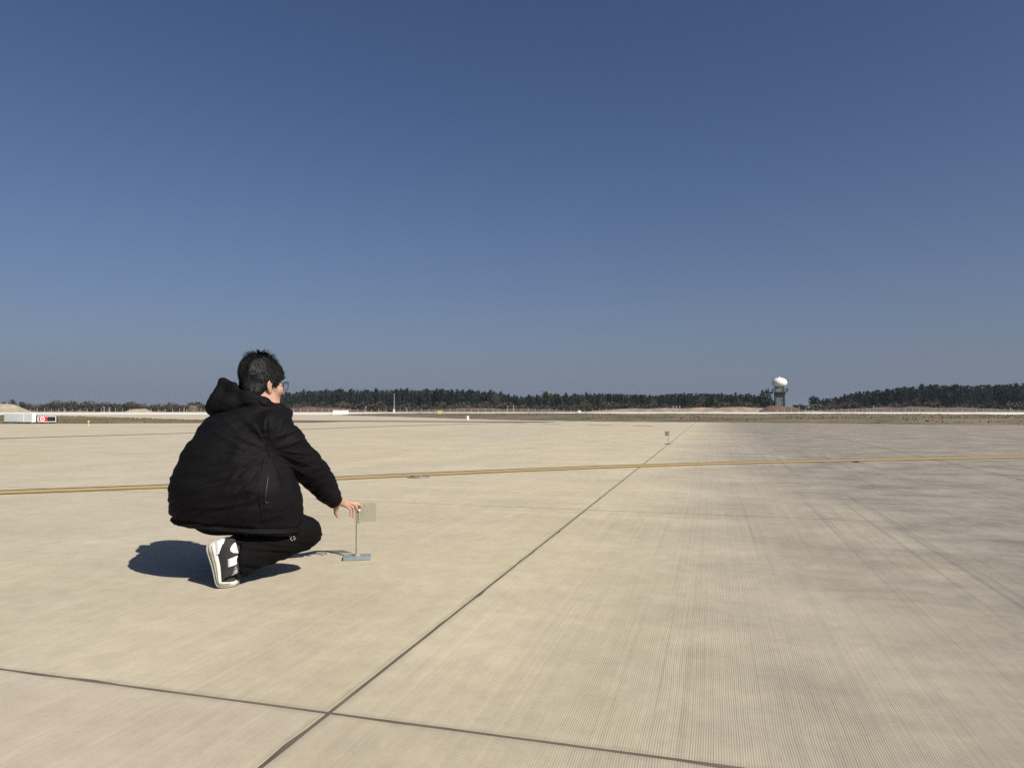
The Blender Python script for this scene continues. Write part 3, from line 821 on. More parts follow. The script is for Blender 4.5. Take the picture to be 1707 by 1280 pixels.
# ------------------------------------------------------------------ test stands with a clear plate
def acrylic():
    m, nt, bs = new_mat('clear_acrylic')
    out = nt.nodes['Material Output']
    tr = N(nt, 'ShaderNodeBsdfTransparent'); tr.inputs[0].default_value = (0.84, 0.84, 0.80, 1)
    bs.inputs['Base Color'].default_value = (0.38, 0.36, 0.30, 1); bs.inputs['Roughness'].default_value = 0.12
    v = objvec(nt); f = noise(nt, v, 30, 5, 0.65)
    mx = N(nt, 'ShaderNodeMixShader'); nt.links.new(ramp(nt, f, [(0.3, 0.30), (0.7, 0.46)]), mx.inputs[0])
    nt.links.new(tr.outputs[0], mx.inputs[1]); nt.links.new(bs.outputs[0], mx.inputs[2]); nt.links.new(mx.outputs[0], out.inputs[0])
    return m
M_ACR = acrylic()
M_INK = simple('faint_grey_print', (0.15, 0.15, 0.13), 0.7)
def make_stand():
    r = empty('test_stand')
    b = MB(); b.box((0, 0, 0.010), (0.165, 0.115, 0.018), 0.0); b.build('base_plate', M_BASE, r, bevel=0.002)
    b = MB(); b.lathe((0, 0, 0.0192), [(0.020, 0), (0.020, 0.004), (0.012, 0.010)], 16); b.build('collar', M_STEEL, r, smooth=False)
    b = MB(); b.tube([(0, 0, 0.019), (0, 0, 0.318)], 0.0105, 14); b.build('pole', M_STEEL, r, smooth=False)
    pl = MB(); pl.box((0.047, -0.0130, 0.283), (0.132, 0.004, 0.116)); p = pl.build('clear_plate', M_ACR, r)
    bb = MB()
    for i in range(26):
        random.seed(300 + i)
        bb.box((0.030 + random.gauss(0, 0.012), -0.0156, 0.285 + random.gauss(0, 0.018)), (random.uniform(.003, .008), 0.0006, random.uniform(.001, .0025)))
    bb.build('print', M_INK, p)
    b = MB(); b.box((0.011, -0.016, 0.275), (0.007, 0.005, 0.062)); b.build('clamp_strip', M_STEEL, r, bevel=0.001)
    b = MB(); b.lathe((0, 0, 0), [(0.0065, 0), (0.0065, 0.007), (0.003, 0.009)], 12)
    b.v = [(0.011 + x, -0.018 - z, 0.300 + y) for x, y, z in b.v]; b.build('clamp_knob', M_WHITE, r, smooth=False)
    return r
stand = make_stand(); random.seed(9)
c = G(595.5, 931.0); stand.location = (c.x, c.y, 0); stand.rotation_euler = (0, 0, R(10))
tag(stand, 'small metal stand holding a clear plate under the hand', 'stand', 'small metal stands on the apron')
s2 = copy_tree(stand)
c = G(1114.5, 740.6); s2.location = (c.x, c.y, 0); s2.rotation_euler = (0, 0, R(140))
tag(s2, 'distant metal stand on the long joint beyond the yellow line', 'stand', 'small metal stands on the apron')
STAND = stand.location.copy()

# ------------------------------------------------------------------ the crouching person
class Field:
    """a sampled distance field that body shapes are blended into, then meshed as one continuous surface"""
    def __init__(s, lo, hi, res):
        s.lo = np.array(lo, float); s.res = res
        s.n = np.ceil((np.array(hi) - s.lo) / res).astype(int) + 1
        s.v = np.full(s.n, 0.5, np.float32)
        s.ax = [s.lo[i] + res * np.arange(s.n[i]) for i in range(3)]
    def _sl(s, lo, hi, pad):
        a = np.clip(((np.array(lo) - pad - s.lo) / s.res).astype(int), 0, s.n - 1); b = np.clip(((np.array(hi) + pad - s.lo) / s.res).astype(int) + 2, 0, s.n)
        return tuple(slice(int(x), int(max(y, x + 1))) for x, y in zip(a, b))
    def _pts(s, sl): return s.ax[0][sl[0]][:, None, None], s.ax[1][sl[1]][None, :, None], s.ax[2][sl[2]][None, None, :]
    def merge(s, sl, d, k):
        a = s.v[sl]
        if k > 0:
            h = np.clip(k - np.abs(a - d), 0, None) / k
            s.v[sl] = np.minimum(a, d) - h * h * k * 0.25
        else: s.v[sl] = np.minimum(a, d)
    def carve(s, sl, d, k):
        a = s.v[sl]; d = -d
        h = np.clip(k - np.abs(a - d), 0, None) / max(k, 1e-6)
        s.v[sl] = np.maximum(a, d) + h * h * k * 0.25
    def cone_d(s, sl, a, b, ra, rb):
        X, Y, Z = s._pts(sl); ab = b - a; L2 = ab.dot(ab) + 1e-12
        h = np.clip(((X - a.x) * ab.x + (Y - a.y) * ab.y + (Z - a.z) * ab.z) / L2, 0, 1)
        return np.sqrt((X - a.x - h * ab.x) ** 2 + (Y - a.y - h * ab.y) ** 2 + (Z - a.z - h * ab.z) ** 2) - (ra + (rb - ra) * h)
    def cone(s, a, b, ra, rb, k=0.03, cut=False):
        r = max(ra, rb); lo = [min(a[i], b[i]) - r for i in range(3)]; hi = [max(a[i], b[i]) + r for i in range(3)]
        sl = s._sl(lo, hi, k + 2 * s.res); d = s.cone_d(sl, a, b, ra, rb)
        s.carve(sl, d, k) if cut else s.merge(sl, d, k)
    def chain(s, pts, rad, k=0.03):
        for i in range(len(pts) - 1): s.cone(pts[i], pts[i + 1], rad[i], rad[i + 1], k)
    def ell(s, c, M, r, k=0.03, cut=False):
        """M columns are the ellipsoid's axes"""
        R_ = max(r); sl = s._sl([c[i] - R_ for i in range(3)], [c[i] + R_ for i in range(3)], k + 2 * s.res)
        X, Y, Z = s._pts(sl); X = X - c.x; Y = Y - c.y; Z = Z - c.z; q = 0; g = 0
        for i in range(3):
            ax = M.col[i]; t = X * ax.x + Y * ax.y + Z * ax.z
            q = q + (t / r[i]) ** 2; g = g + (t / r[i] ** 2) ** 2
        d = np.sqrt(q); d = d * (d - 1) / np.sqrt(g + 1e-9)
        d = np.clip(d, -0.3, 0.5)
        s.carve(sl, d, k) if cut else s.merge(sl, d, k)
    def plane_cut(s, p, n, k=0.004):
        """drop what lies on the side of p that n points to"""
        sl = tuple(slice(0, int(x)) for x in s.n); X, Y, Z = s._pts(sl)
        d = -((X - p.x) * n.x + (Y - p.y) * n.y + (Z - p.z) * n.z)
        s.carve(sl, d, k)
    def mesh(s):
        v = s.v; inn = v < 0; n = v.shape
        c = np.zeros([x - 1 for x in n], np.int8)
        for dx in (0, 1):
            for dy in (0, 1):
                for dz in (0, 1): c += inn[dx:n[0] - 1 + dx, dy:n[1] - 1 + dy, dz:n[2] - 1 + dz]
        I = np.argwhere((c > 0) & (c < 8))
        ids = np.full(c.shape, -1, np.int64); ids[tuple(I.T)] = np.arange(len(I))
        acc = np.zeros((len(I), 3)); cnt = np.zeros(len(I))
        corners = [(x, y, z) for x in (0, 1) for y in (0, 1) for z in (0, 1)]
        vals = {q: v[I[:, 0] + q[0], I[:, 1] + q[1], I[:, 2] + q[2]] for q in corners}
        for q in corners:
            for a in range(3):
                if q[a]: continue
                w = list(q); w[a] = 1; w = tuple(w); A, B = vals[q], vals[w]; m = (A < 0) != (B < 0)
                t = np.where(m, A / np.where(m, A - B, 1), 0); p = np.array(q, float)[None, :].repeat(len(I), 0); p[:, a] += t
                acc[m] += p[m]; cnt[m] += 1
        P = s.lo + s.res * (I + acc / cnt[:, None])
        F = []
        for a in range(3):
            sh = list(n); o1, o2 = [(1, 2), (2, 0), (0, 1)][a]
            A = np.take(inn, range(n[a] - 1), a); B = np.take(inn, range(1, n[a]), a)
            E = np.argwhere(A != B)
            E = E[(E[:, o1] > 0) & (E[:, o2] > 0) & (E[:, o1] < n[o1] - 1) & (E[:, o2] < n[o2] - 1)]
            q = []
            for d1, d2 in ((-1, -1), (0, -1), (0, 0), (-1, 0)):
                e = E.copy(); e[:, o1] += d1; e[:, o2] += d2; q.append(ids[e[:, 0], e[:, 1], e[:, 2]])
            q = np.stack(q, 1); flip = ~A[E[:, 0], E[:, 1], E[:, 2]]
            q[flip] = q[flip][:, ::-1]; F.append(q)
        return P, np.concatenate(F)
def relax(P, F, it=2, lam=0.5):
    e = np.concatenate([F[:, [i, (i + 1) % 4]] for i in range(4)])
    for _ in range(it):
        S = np.zeros_like(P); c = np.zeros(len(P))
        for a, b in ((0, 1), (1, 0)):
            np.add.at(S, e[:, a], P[e[:, b]]); np.add.at(c, e[:, a], 1)
        P = P + lam * (S / np.maximum(c, 1)[:, None] - P)
    return P
def normals(P, F):
    n = np.cross(P[F[:, 2]] - P[F[:, 0]], P[F[:, 3]] - P[F[:, 1]]); Nn = np.zeros_like(P)
    for i in range(4): np.add.at(Nn, F[:, i], n)
    return Nn / (np.linalg.norm(Nn, axis=1, keepdims=True) + 1e-12)
def skin(name, field, mat, parent, it=2, disp=None):
    P, F = field.mesh(); P = relax(P, F, it)
    if disp is not None: P = P + normals(P, F) * disp(P)[:, None]
    me = bpy.data.meshes.new(name); me.from_pydata(P.tolist(), [], F.tolist()); me.materials.append(mat)
    me.polygons.foreach_set('use_smooth', [True] * len(me.polygons)); me.update()
    return link(name, me, parent), P, F
def axes(fwd, up):
    """matrix with columns: right, forward, up"""
    f = fwd.normalized(); r = f.cross(up).normalized(); u = r.cross(f)
    return Matrix((r, f, u)).transposed()

def fabric_mat(name, col, rough, sheen, weave=900.0):
    m, nt, bs = new_mat(name); v = objvec(nt)
    c = ramp(nt, noise(nt, v, 7.0, 4, 0.6), [(0.3, tuple(x * 0.85 for x in col)), (0.7, tuple(x * 1.2 for x in col))])
    nt.links.new(c, bs.inputs['Base Color']); bs.inputs['Roughness'].default_value = rough
    bs.inputs['Specular IOR Level'].default_value = 0.12
    bs.inputs['Sheen Weight'].default_value = sheen; bs.inputs['Sheen Roughness'].default_value = 0.5
    h = math_n(nt, 'ADD', math_n(nt, 'MULTIPLY', noise(nt, v, 26.0, 5, 0.6), 1.0), math_n(nt, 'MULTIPLY', noise(nt, v, 300.0, 2, 0.5), 0.12))
    bump(nt, bs, h, 0.35, 0.010)
    return m
M_JACK = fabric_mat('black_padded_nylon', (0.0034, 0.0030, 0.0037), 0.74, 0.0)
M_HEMM = fabric_mat('black_hem_nylon', (0.0050, 0.0045, 0.0050), 0.7, 0.0)
M_TROU = fabric_mat('black_trouser_cloth', (0.0030, 0.0028, 0.0030), 0.9, 0.0)
M_ZIP = simple('grey_zip_tape', (0.016, 0.015, 0.017), 0.5, var=0.2)
def skin_mat():
    m, nt, bs = new_mat('skin'); v = objvec(nt)
    c = ramp(nt, noise(nt, v, 18.0, 4, 0.6), [(0.3, (0.36, 0.205, 0.145)), (0.7, (0.45, 0.270, 0.195))])
    nt.links.new(c, bs.inputs['Base Color']); bs.inputs['Roughness'].default_value = 0.5
    bs.inputs['Subsurface Weight'].default_value = 0.08; bs.inputs['Subsurface Radius'].default_value = (0.012, 0.004, 0.002)
    bump(nt, bs, noise(nt, v, 160.0, 3), 0.15, 0.002); return m
M_SKIN = skin_mat()
M_HAIR = simple('black_hair', (0.006, 0.0055, 0.0055), 0.6, var=0.3, nscale=30, spec=0.3)
M_EYE = simple('eye_white', (0.75, 0.73, 0.70), 0.2, var=0.02)
M_LIP = simple('lips', (0.36, 0.14, 0.12), 0.5)

PX = lambda px, py, Y: W(px, py, Y)
person = empty('person', (G(380, 975).x, G(380, 975).y, 0))
tag(person, 'person crouching in a black hooded jacket, reaching out to a small stand', 'person')
ORG = person.location.copy()
def own(o):
    """keep world placement while the person's Empty sits at the foot"""
    o.location = o.location - ORG; return o

# --- joints (photo point + distance from the camera)
head_c = PX(439, 640, 3.97)
FH = Vector((math.sin(R(40)), math.cos(R(40)), -0.12)).normalized()       # where the face points
HM = axes(FH, Vector((0, 0, 1)))
HR, HF, HU = HM.col[0].copy(), HM.col[1].copy(), HM.col[2].copy()
HS = 1.12
def HP(r, f, u): return head_c + (HR * r + HF * f + HU * u) * HS
BF = Vector((math.sin(R(54)), math.cos(R(54)), 0)); BR = Vector((BF.y, -BF.x, 0))
pelvis = PX(372, 828, 3.80); neck = PX(441, 676, 3.94); chest = PX(412, 722, 3.88)
shR = PX(459, 722, 3.81); elR = PX(504, 771, 3.97); wrR = PX(557, 832, 4.16)
shL = shR - BR * 0.36; elL = PX(452, 775, 4.20); wrL = PX(461, 808, 4.08)
hipR = PX(352, 846, 3.80); knR = PX(506, 889, 3.93); anR = PX(382, 922, 3.735)
hipL = hipR - BR * 0.20; knL = PX(470, 818, 4.24); anL = PX(436, 905, 4.30)

# --- body: one continuous surface
bf = Field((-2.05, 3.45, -0.01), (-0.90, 4.65, 1.22), 0.0055)
bf.ell(HP(0, -0.012, 0.028), HM, tuple(HS * x for x in (0.077, 0.098, 0.092)), 0.02)
bf.ell(HP(0, 0.030, -0.045), HM, tuple(HS * x for x in (0.062, 0.062, 0.070)), 0.03)
bf.ell(HP(0, 0.066, -0.092), HM, tuple(HS * x for x in (0.026, 0.024, 0.022)), 0.03)         # chin
for s in (-1, 1):
    bf.ell(HP(s * 0.045, 0.056, -0.022), HM, tuple(HS * x for x in (0.026, 0.028, 0.026)), 0.025)   # cheek
    bf.cone(HP(s * 0.050, 0.005, -0.065), HP(s * 0.022, 0.062, -0.092), 0.022 * HS, 0.018 * HS, 0.03)   # jaw
    bf.ell(HP(s * 0.034, 0.090, 0.010), HM, (0.016, 0.013, 0.009), 0.010, cut=True)                 # eye socket
    # ear: rim, lobe and hollow
    bf.ell(HP(s * 0.080, -0.012, -0.010), axes((HF + HR * s * -0.45).normalized(), HU), (0.009, 0.020, 0.034), 0.008)
    bf.ell(HP(s * 0.078, -0.004, -0.040), HM, (0.008, 0.011, 0.013), 0.010)
    bf.ell(HP(s * 0.090, -0.008, -0.006), HM, (0.007, 0.010, 0.018), 0.006, cut=True)
bf.cone(HP(0, 0.085, 0.018), HP(0, 0.108, -0.026), 0.009, 0.013, 0.016)                          # nose
for s in (-1, 1): bf.ell(HP(s * 0.012, 0.098, -0.030), HM, (0.009, 0.010, 0.008), 0.008)
bf.cone(HP(-0.018, 0.084, -0.060), HP(0.018, 0.084, -0.060), 0.008, 0.008, 0.012)                 # mouth
bf.cone(HP(-0.02, 0.094, -0.0605), HP(0.02, 0.094, -0.0605), 0.0025, 0.0025, 0.004, cut=True)
bf.chain([HP(0, -0.020, -0.06), HP(0, -0.045, -0.12), neck - Vector((0, 0, 0.03))], [0.058, 0.060, 0.068], 0.04)
inn = BF * 0.03
bf.chain([neck - Vector((0, 0, 0.06)) + inn, chest + inn * 1.5, pelvis], [0.065, 0.105, 0.12], 0.05)
bf.chain([chest + inn * 1.5 + BR * 0.05 + Vector((0, 0, 0.02)), shR, elR, wrR], [0.07, 0.055, 0.045, 0.027], 0.03)
bf.chain([chest + inn * 1.5 - BR * 0.05 + Vector((0, 0, 0.02)), shL, elL, wrL], [0.07, 0.055, 0.045, 0.027], 0.03)
bf.chain([pelvis, hipR, knR, anR], [0.12, 0.085, 0.055, 0.036], 0.03)
bf.chain([pelvis, hipL, knL, anL], [0.12, 0.085, 0.055, 0.036], 0.03)
def hand(w, d, up, sidev, fingers, thumb, k=0.010):
    """palm and five fingers: each finger is a list of points from its knuckle outward"""
    for pts, r in fingers:
        root = w + d * 0.028 + (pts[0] - w - d * 0.085) * 0.45
        bf.cone(root, pts[0], 0.0155, r * 1.18, 0.014)
        n = len(pts)
        bf.chain(pts, [r * (1.08 - 0.22 * i / (n - 1)) for i in range(n)], 0.004)
    bf.cone(w, w + d * 0.05, 0.026, 0.024, 0.02)
    bf.chain(thumb, [0.017, 0.0135, 0.0115, 0.0095][:len(thumb)], 0.012)
HB = wrR                                             # right hand, over the top of the stand
kn = [PX(583, 836.5, 4.325), PX(581.5, 838.5, 4.30), PX(580, 841, 4.275), PX(578, 844, 4.25)]
hd = (kn[1] - HB).normalized()
top = STAND + Vector((0, 0, 0.318))
fing = [([kn[0], PX(591, 837.5, 4.34), PX(598, 841, 4.34), PX(603, 843.5, 4.335)], 0.0088),
        ([kn[1], PX(590.5, 840, 4.32), PX(594.5, 845, 4.325), PX(595, 849.5, 4.322)], 0.0090),
        ([kn[2], PX(588, 845, 4.29), PX(590, 854, 4.295), PX(588.5, 861, 4.29)], 0.0086),
        ([kn[3], PX(584, 848, 4.255), PX(585.5, 855, 4.255), PX(583.5, 860, 4.25)], 0.0078)]
hand(HB, hd, None, None, fing, [HB + hd * 0.025 + Vector((0, 0, -0.012)), PX(560, 848, 4.22), PX(560.5, 855, 4.23), PX(562.5, 860.5, 4.235)])
hl = (Vector((0.0, 0.25, -0.8))).normalized(); sl_ = hl.cross(Vector((0, 0, 1))).normalized()
fl = []
for i, (o_, L_) in enumerate(((-0.028, .9), (-0.009, 1.0), (0.010, .95), (0.028, .75))):
    k0 = wrL + hl * 0.085 + sl_ * o_; k1 = k0 + hl * 0.035 * L_; k2 = k1 + (hl + Vector((0, 0, -0.6))).normalized() * 0.025 * L_; k3 = k2 + Vector((-0.1, 0, -1)).normalized() * 0.02 * L_
    fl.append(([k0, k1, k2, k3], 0.0085))
hand(wrL, hl, None, None, fl, [wrL + hl * 0.025 - sl_ * 0.018, wrL + hl * 0.055 - sl_ * 0.045, wrL + hl * 0.085 - sl_ * 0.052])
body, _, _ = skin('body', bf, M_SKIN, person, 1)
own(body)

# --- jacket: torso cross-sections, sleeves and hood blended into one padded shell
rows = [(668, 412, 458, 3.95, .07), (678, 385, 470, 3.94, .11), (690, 356, 481, 3.93, .15), (705, 338, 487, 3.91, .185), (725, 324, 490, 3.89, .205), (750, 309, 490, 3.865, .215),
        (770, 300.5, 487, 3.85, .22), (781, 293, 487, 3.845, .225), (795, 286, 489, 3.84, .235), (812, 285.5, 496, 3.835, .24), (832, 286, 502, 3.84, .235), (850, 290.5, 504, 3.855, .228), (868, 293, 505, 3.87, .222), (910, 297, 506.5, 3.88, .215)]
zz, xc, xa, yc, yb = [], [], [], [], []
for py, xl, xr, Y, b_ in rows:
    l, r_ = PX(xl + 4, py, Y), PX(xr - 3, py, Y)
    zz.append(l.z); xc.append((l.x + r_.x) / 2); xa.append((r_.x - l.x) / 2); yc.append(Y); yb.append(b_)
o_ = np.argsort(zz); zz, xc, xa, yc, yb = [np.array(a)[o_] for a in (zz, xc, xa, yc, yb)]
jf = Field((-2.05, 3.45, 0.20), (-0.85, 4.50, 1.15), 0.0075)
sl = tuple(slice(0, int(x)) for x in jf.n); X, Y_, Z = jf._pts(sl)
ip = lambda a: np.interp(jf.ax[2], zz, a)[None, None, :]
ca, cb = ip(xa), ip(yb)
q = (np.abs((X - ip(xc)) / ca) ** 2.3 + np.abs((Y_ - ip(yc)) / cb) ** 2.3) ** (1 / 2.3)
d = (q - 1) * np.minimum(ca, cb) * 0.8
d = np.maximum(d, Z - zz[-1]); d = np.maximum(d, zz[0] - Z)
jf.merge(sl, d.astype(np.float32), 0)
jf.chain([shL + Vector((0.03, -0.04, 0.02)), elL + Vector((-0.02, 0, 0)), wrL - hl * 0.03], [0.105, 0.085, 0.055], 0.04)
jf.chain([PX(452, 722, 3.82), PX(474, 742, 3.86), PX(489, 757, 3.92), PX(506, 772, 3.97), PX(521, 788, 4.03), PX(537, 807, 4.09), PX(548, 822, 4.13), PX(554.5, 831, 4.155)],
         [0.118, 0.110, 0.100, 0.089, 0.080, 0.072, 0.062, 0.048], 0.018)
# stand-up collar round the neck
cc = HP(0, -0.020, -0.135)
CM = axes((HF + Vector((0, 0, -0.35))).normalized(), Vector((0, 0, 1)))
ring = []
for k in range(17):
    a = 2 * math.pi * k / 16
    ring.append(cc + CM.col[0] * math.cos(a) * 0.105 + CM.col[1] * math.sin(a) * 0.112 + Vector((0, 0, 0.010)))
jf.chain(ring, [0.022] * 17, 0.03)
jf.chain([PX(454, 676, 3.90), PX(466, 680, 3.93), PX(477, 687, 3.99), PX(482, 693, 4.03)], [0.014, 0.020, 0.018, 0.010], 0.02)
# hem opening is flat, and the shell is gathered just above it
hp = PX(400, 875, 3.87); hn = Vector((-0.105, 0.0, -1)).normalized()
jf.plane_cut(hp, hn)
arm_pit = PX(446, 752, 3.68)
def jdisp(P):
    px_ = P * np.array([1, 1, 1.0])
    d = (fbm(px_ * np.array([3.2, 3.2, 9.0]) + 3, 3, 21) - 0.5) * 0.030            # soft padded rolls
    # sharp creases fanning out of the armpit
    v = P - np.array(arm_pit); rr_ = np.linalg.norm(v, axis=1); ang = np.arctan2(v[:, 2], v[:, 0])
    q = np.stack([ang * 4.6, rr_ * 3.0, v[:, 1] * 3.0], 1)
    c = 1 - np.abs(2 * fbm(q + 5, 2, 31) - 1) * 3.6
    d = d + np.clip(c, -0.2, 1) * 0.014 * np.exp(-(rr_ / 0.28) ** 2) * np.clip((rr_ - 0.03) / 0.13, 0, 1)
    # drag creases along back and sleeve
    q = np.stack([P[:, 0] * 4 + P[:, 2] * 6, P[:, 1] * 4, P[:, 2] * 17 - P[:, 0] * 5], 1)
    c = 1 - np.abs(2 * fbm(q, 2, 41) - 1) * 3
    d = d + np.clip(c, 0, 1) * 0.0065
    # hem seam
    hz = (P - np.array(hp)) @ np.array(-hn)
    d = d - 0.010 * np.exp(-((hz - 0.030) / 0.006) ** 2)
    return d
jacket, JP, JF = skin('jacket', jf, M_JACK, person, 2, jdisp)
own(jacket)
jbvh = BVHTree.FromPolygons([tuple(p) for p in JP], [tuple(f) for f in JF])
def on(px, py, off=0.002, bvh=None):
    """the point of the jacket's surface lying in that direction, and its normal"""
    d = ray(px, py).normalized(); h, n, _, _ = (bvh or jbvh).ray_cast(Vector((0, 0, CAM_H)), d)
    if h is None: return None
    return h + n * off
def seam(name, pts, r, mat, off=0.001, parent=None, n=6):
    p = [x for x in (on(*q, off) for q in pts) if x is not None]
    b = MB(); b.tube(p, r, n); return own(b.build(name, mat, person if parent is None else parent, smooth=True))
def child_on(o, parent):
    o.location = (0, 0, 0); o.parent = parent; return o
z_ = seam('pocket_zip', [(447, 790), (446, 800), (444.5, 812), (443, 824), (441.5, 836)], 0.0035, M_ZIP); child_on(z_, jacket)
z_ = seam('zip_pull', [(442, 836), (445, 838), (449, 837)], 0.003, M_ZIP); child_on(z_, jacket)
z_ = seam('front_edge', [(494, 803), (499, 816), (501.5, 832), (502.5, 850), (503, 866), (503.5, 880)], 0.006, M_HEMM); child_on(z_, jacket)
z_ = seam('sleeve_seam', [(472, 690), (461, 702), (452, 716), (446, 732), (444, 746), (450, 762)], 0.0028, M_JACK, 0.0008); child_on(z_, jacket)
z_ = seam('side_seam', [(440, 762), (434, 790), (432, 820), (434, 850), (436, 868)], 0.0022, M_JACK, 0.0006); child_on(z_, jacket)
# hem band following the cut edge
hb = []
for k in range(49):
    a = 2 * math.pi * k / 48
    e = abs(math.cos(a)) ** (2 / 2.3) * (1 if math.cos(a) > 0 else -1), abs(math.sin(a)) ** (2 / 2.3) * (1 if math.sin(a) > 0 else -1)
    c0 = Vector((np.interp(hp.z, zz, xc), np.interp(hp.z, zz, yc), 0)); x_ = c0.x + e[0] * np.interp(hp.z, zz, xa); y_ = c0.y + e[1] * np.interp(hp.z, zz, yb)
    z_ = hp.z + (x_ - hp.x) * hn.x / -hn.z
    p = Vector((x_, y_, z_ + 0.012)); q = jbvh.find_nearest(p)
    hb.append((q[0] + q[1] * 0.0) if q[0] is not None else p)
b = MB(); b.tube(hb, 0.0065, 8, cap=False); h_ = own(b.build('hem_band', M_HEMM, person, smooth=True)); child_on(h_, jacket)
# knitted cuff
cd = (wrR - elR).normalized()
b = MB(); c0 = PX(554.5, 831, 4.155)
b.tube([c0 - cd * 0.020, c0 + cd * 0.012, c0 + cd * 0.034, c0 + cd * 0.036], [0.046, 0.049, 0.045, 0.030], 18)
ck = own(b.build('cuff', M_HEMM, person, smooth=True)); child_on(ck, jacket)

# --- hood lying on the back, its opening towards the head
of = Field((-1.80, 3.60, 0.84), (-1.20, 4.30, 1.16), 0.0065)
of.cone(PX(371.5, 636, 3.94), PX(367, 672, 3.885), 0.012, 0.068, 0.0)
of.cone(PX(372, 637, 3.95), PX(390, 672, 3.88), 0.014, 0.062, 0.02)
of.cone(PX(372, 637, 3.95), PX(404, 657, 3.95), 0.014, 0.036, 0.03)
of.chain([PX(354, 683, 3.88), PX(380, 677, 3.855), PX(410, 669, 3.86)], [0.034, 0.046, 0.044], 0.03)
of.chain([PX(373, 637, 3.94), PX(392, 650, 3.885), PX(414, 662, 3.855), PX(440, 673, 3.86), PX(460, 685, 3.91), PX(472, 692, 3.96)], [0.013, 0.034, 0.037, 0.032, 0.022, 0.012], 0.03)
of.chain([PX(380, 652, 3.97), PX(396, 662, 4.02), PX(412, 674, 4.06)], [0.022, 0.042, 0.040], 0.04)
of.ell(HP(0, 0.01, 0.030), HM, (0.098, 0.122, 0.13), 0.012, cut=True)
of.cone(HP(0, -0.055, -0.02), HP(0, 0.03, -0.12), 0.082, 0.085, 0.02, cut=True)
def odisp(P):
    q = np.stack([P[:, 0] * 5 + P[:, 2] * 5, P[:, 1] * 5, P[:, 2] * 14 + P[:, 0] * 8], 1)
    return (fbm(P * 9 + 2, 3, 51) - 0.5) * 0.008 + np.clip(1 - np.abs(2 * fbm(q, 2, 61) - 1) * 3, 0, 1) * 0.004
hood, HPn, HFn = skin('hood', of, M_JACK, jacket, 2, odisp)
hbvh = BVHTree.FromPolygons([tuple(p) for p in HPn], [tuple(f) for f in HFn])

# --- trousers
tf = Field((-1.95, 3.45, 0.02), (-0.90, 4.60, 0.66), 0.0075)
tf.chain([PX(385, 820, 3.90), PX(356, 836, 3.88), PX(360, 849, 3.87)], [0.15, 0.135, 0.128], 0.05)
tf.chain([PX(354, 846, 3.86), PX(430, 864, 3.89), PX(507, 886, 3.935)], [0.125, 0.108, 0.084], 0.05)
tf.chain([PX(509, 889, 3.935), PX(460, 902, 3.85), PX(394, 929, 3.735)], [0.082, 0.094, 0.108], 0.035)
tf.chain([pelvis - BR * 0.08, hipL, knL, anL - Vector((0, 0, 0.01))], [0.15, 0.115, 0.085, 0.070], 0.04)
hem_p = PX(425, 930, 3.73); hem_n = (PX(396, 922, 3.72) - PX(505, 889, 3.935)).normalized()
# the lower leg ends in an open hem; only near the right ankle
sl = tf._sl(tuple(PX(345, 990, 3.6) - Vector((0.05, 0.1, 0))), tuple(PX(425, 893, 3.95) + Vector((0.02, 0.0, 0))), 0.0)
X, Y_, Z = tf._pts(sl)
hn2 = (hem_n + Vector((0, 0, -0.10))).normalized()
d = -((X - hem_p.x) * hn2.x + (Y_ - hem_p.y) * hn2.y + (Z - hem_p.z) * hn2.z)
tf.carve(sl, d.astype(np.float32), 0.004)
kn_c = PX(520, 890, 3.9)
def tdisp(P):
    v = P - np.array(kn_c); rr_ = np.linalg.norm(v, axis=1)
    q = np.stack([P[:, 0] * 3, P[:, 1] * 5, P[:, 2] * 22 + P[:, 0] * 5], 1)
    return (fbm(P * 8, 3, 71) - 0.5) * 0.012 + np.clip(1 - np.abs(2 * fbm(q, 2, 81) - 1) * 3, 0, 1) * 0.010 * np.clip(rr_ / 0.1, 0.3, 1)
trou, TP, TF = skin('trousers', tf, M_TROU, person, 2, tdisp)
own(trou)
tbvh = BVHTree.FromPolygons([tuple(p) for p in TP], [tuple(f) for f in TF])
b = MB()
for (x0_, y0_), (x1_, y1_) in (((482, 893), (486, 896)), ((486, 893.5), (484, 899)), ((488, 895), (491, 893)), ((489, 897), (491, 900)), ((484.5, 899.5), (488, 901)), ((491, 896), (493, 898))):
    p, q = on(x0_, y0_, 0.0008, tbvh), on(x1_, y1_, 0.0008, tbvh)
    if p is not None and q is not None: b.tube([p, q], 0.0016, 5)
em = own(b.build('emblem', simple('pale_embroidery', (0.34, 0.34, 0.35), 0.7), person)); child_on(em, trou)

# --- hair: a cap over the skull with locks
hf = Field(tuple(head_c - Vector((0.2, 0.2, 0.2))), tuple(head_c + Vector((0.2, 0.2, 0.24))), 0.0055)
hf.ell(HP(0, -0.016, 0.040), HM, tuple(HS * x for x in (0.088, 0.111, 0.101)), 0.0)
hf.ell(HP(0, -0.040, 0.068), HM, tuple(HS * x for x in (0.084, 0.088, 0.079)), 0.03)
hf.ell(HP(0, -0.060, -0.035), HM, tuple(HS * x for x in (0.072, 0.052, 0.055)), 0.03)
hf.ell(HP(0, 0.090, -0.028), HM, (0.092, 0.092, 0.104), 0.012, cut=True)
for s in (-1, 1):
    hf.ell(HP(s * 0.095, 0.010, -0.040), HM, (0.040, 0.052, 0.055), 0.012, cut=True)
hf.plane_cut(HP(0, -0.09, -0.083), (HU * -1 + HF * 0.55).normalized(), 0.01)
def hdisp(P):
    v = P - np.array(head_c); q = np.stack([v @ np.array(HR) * 60, v @ np.array(HF) * 30, v @ np.array(HU) * 18], 1)
    return (fbm(q * 0.55, 2, 91) - 0.5) * 0.016
hair, HAP, HAF = skin('hair', hf, M_HAIR, person, 1, hdisp)
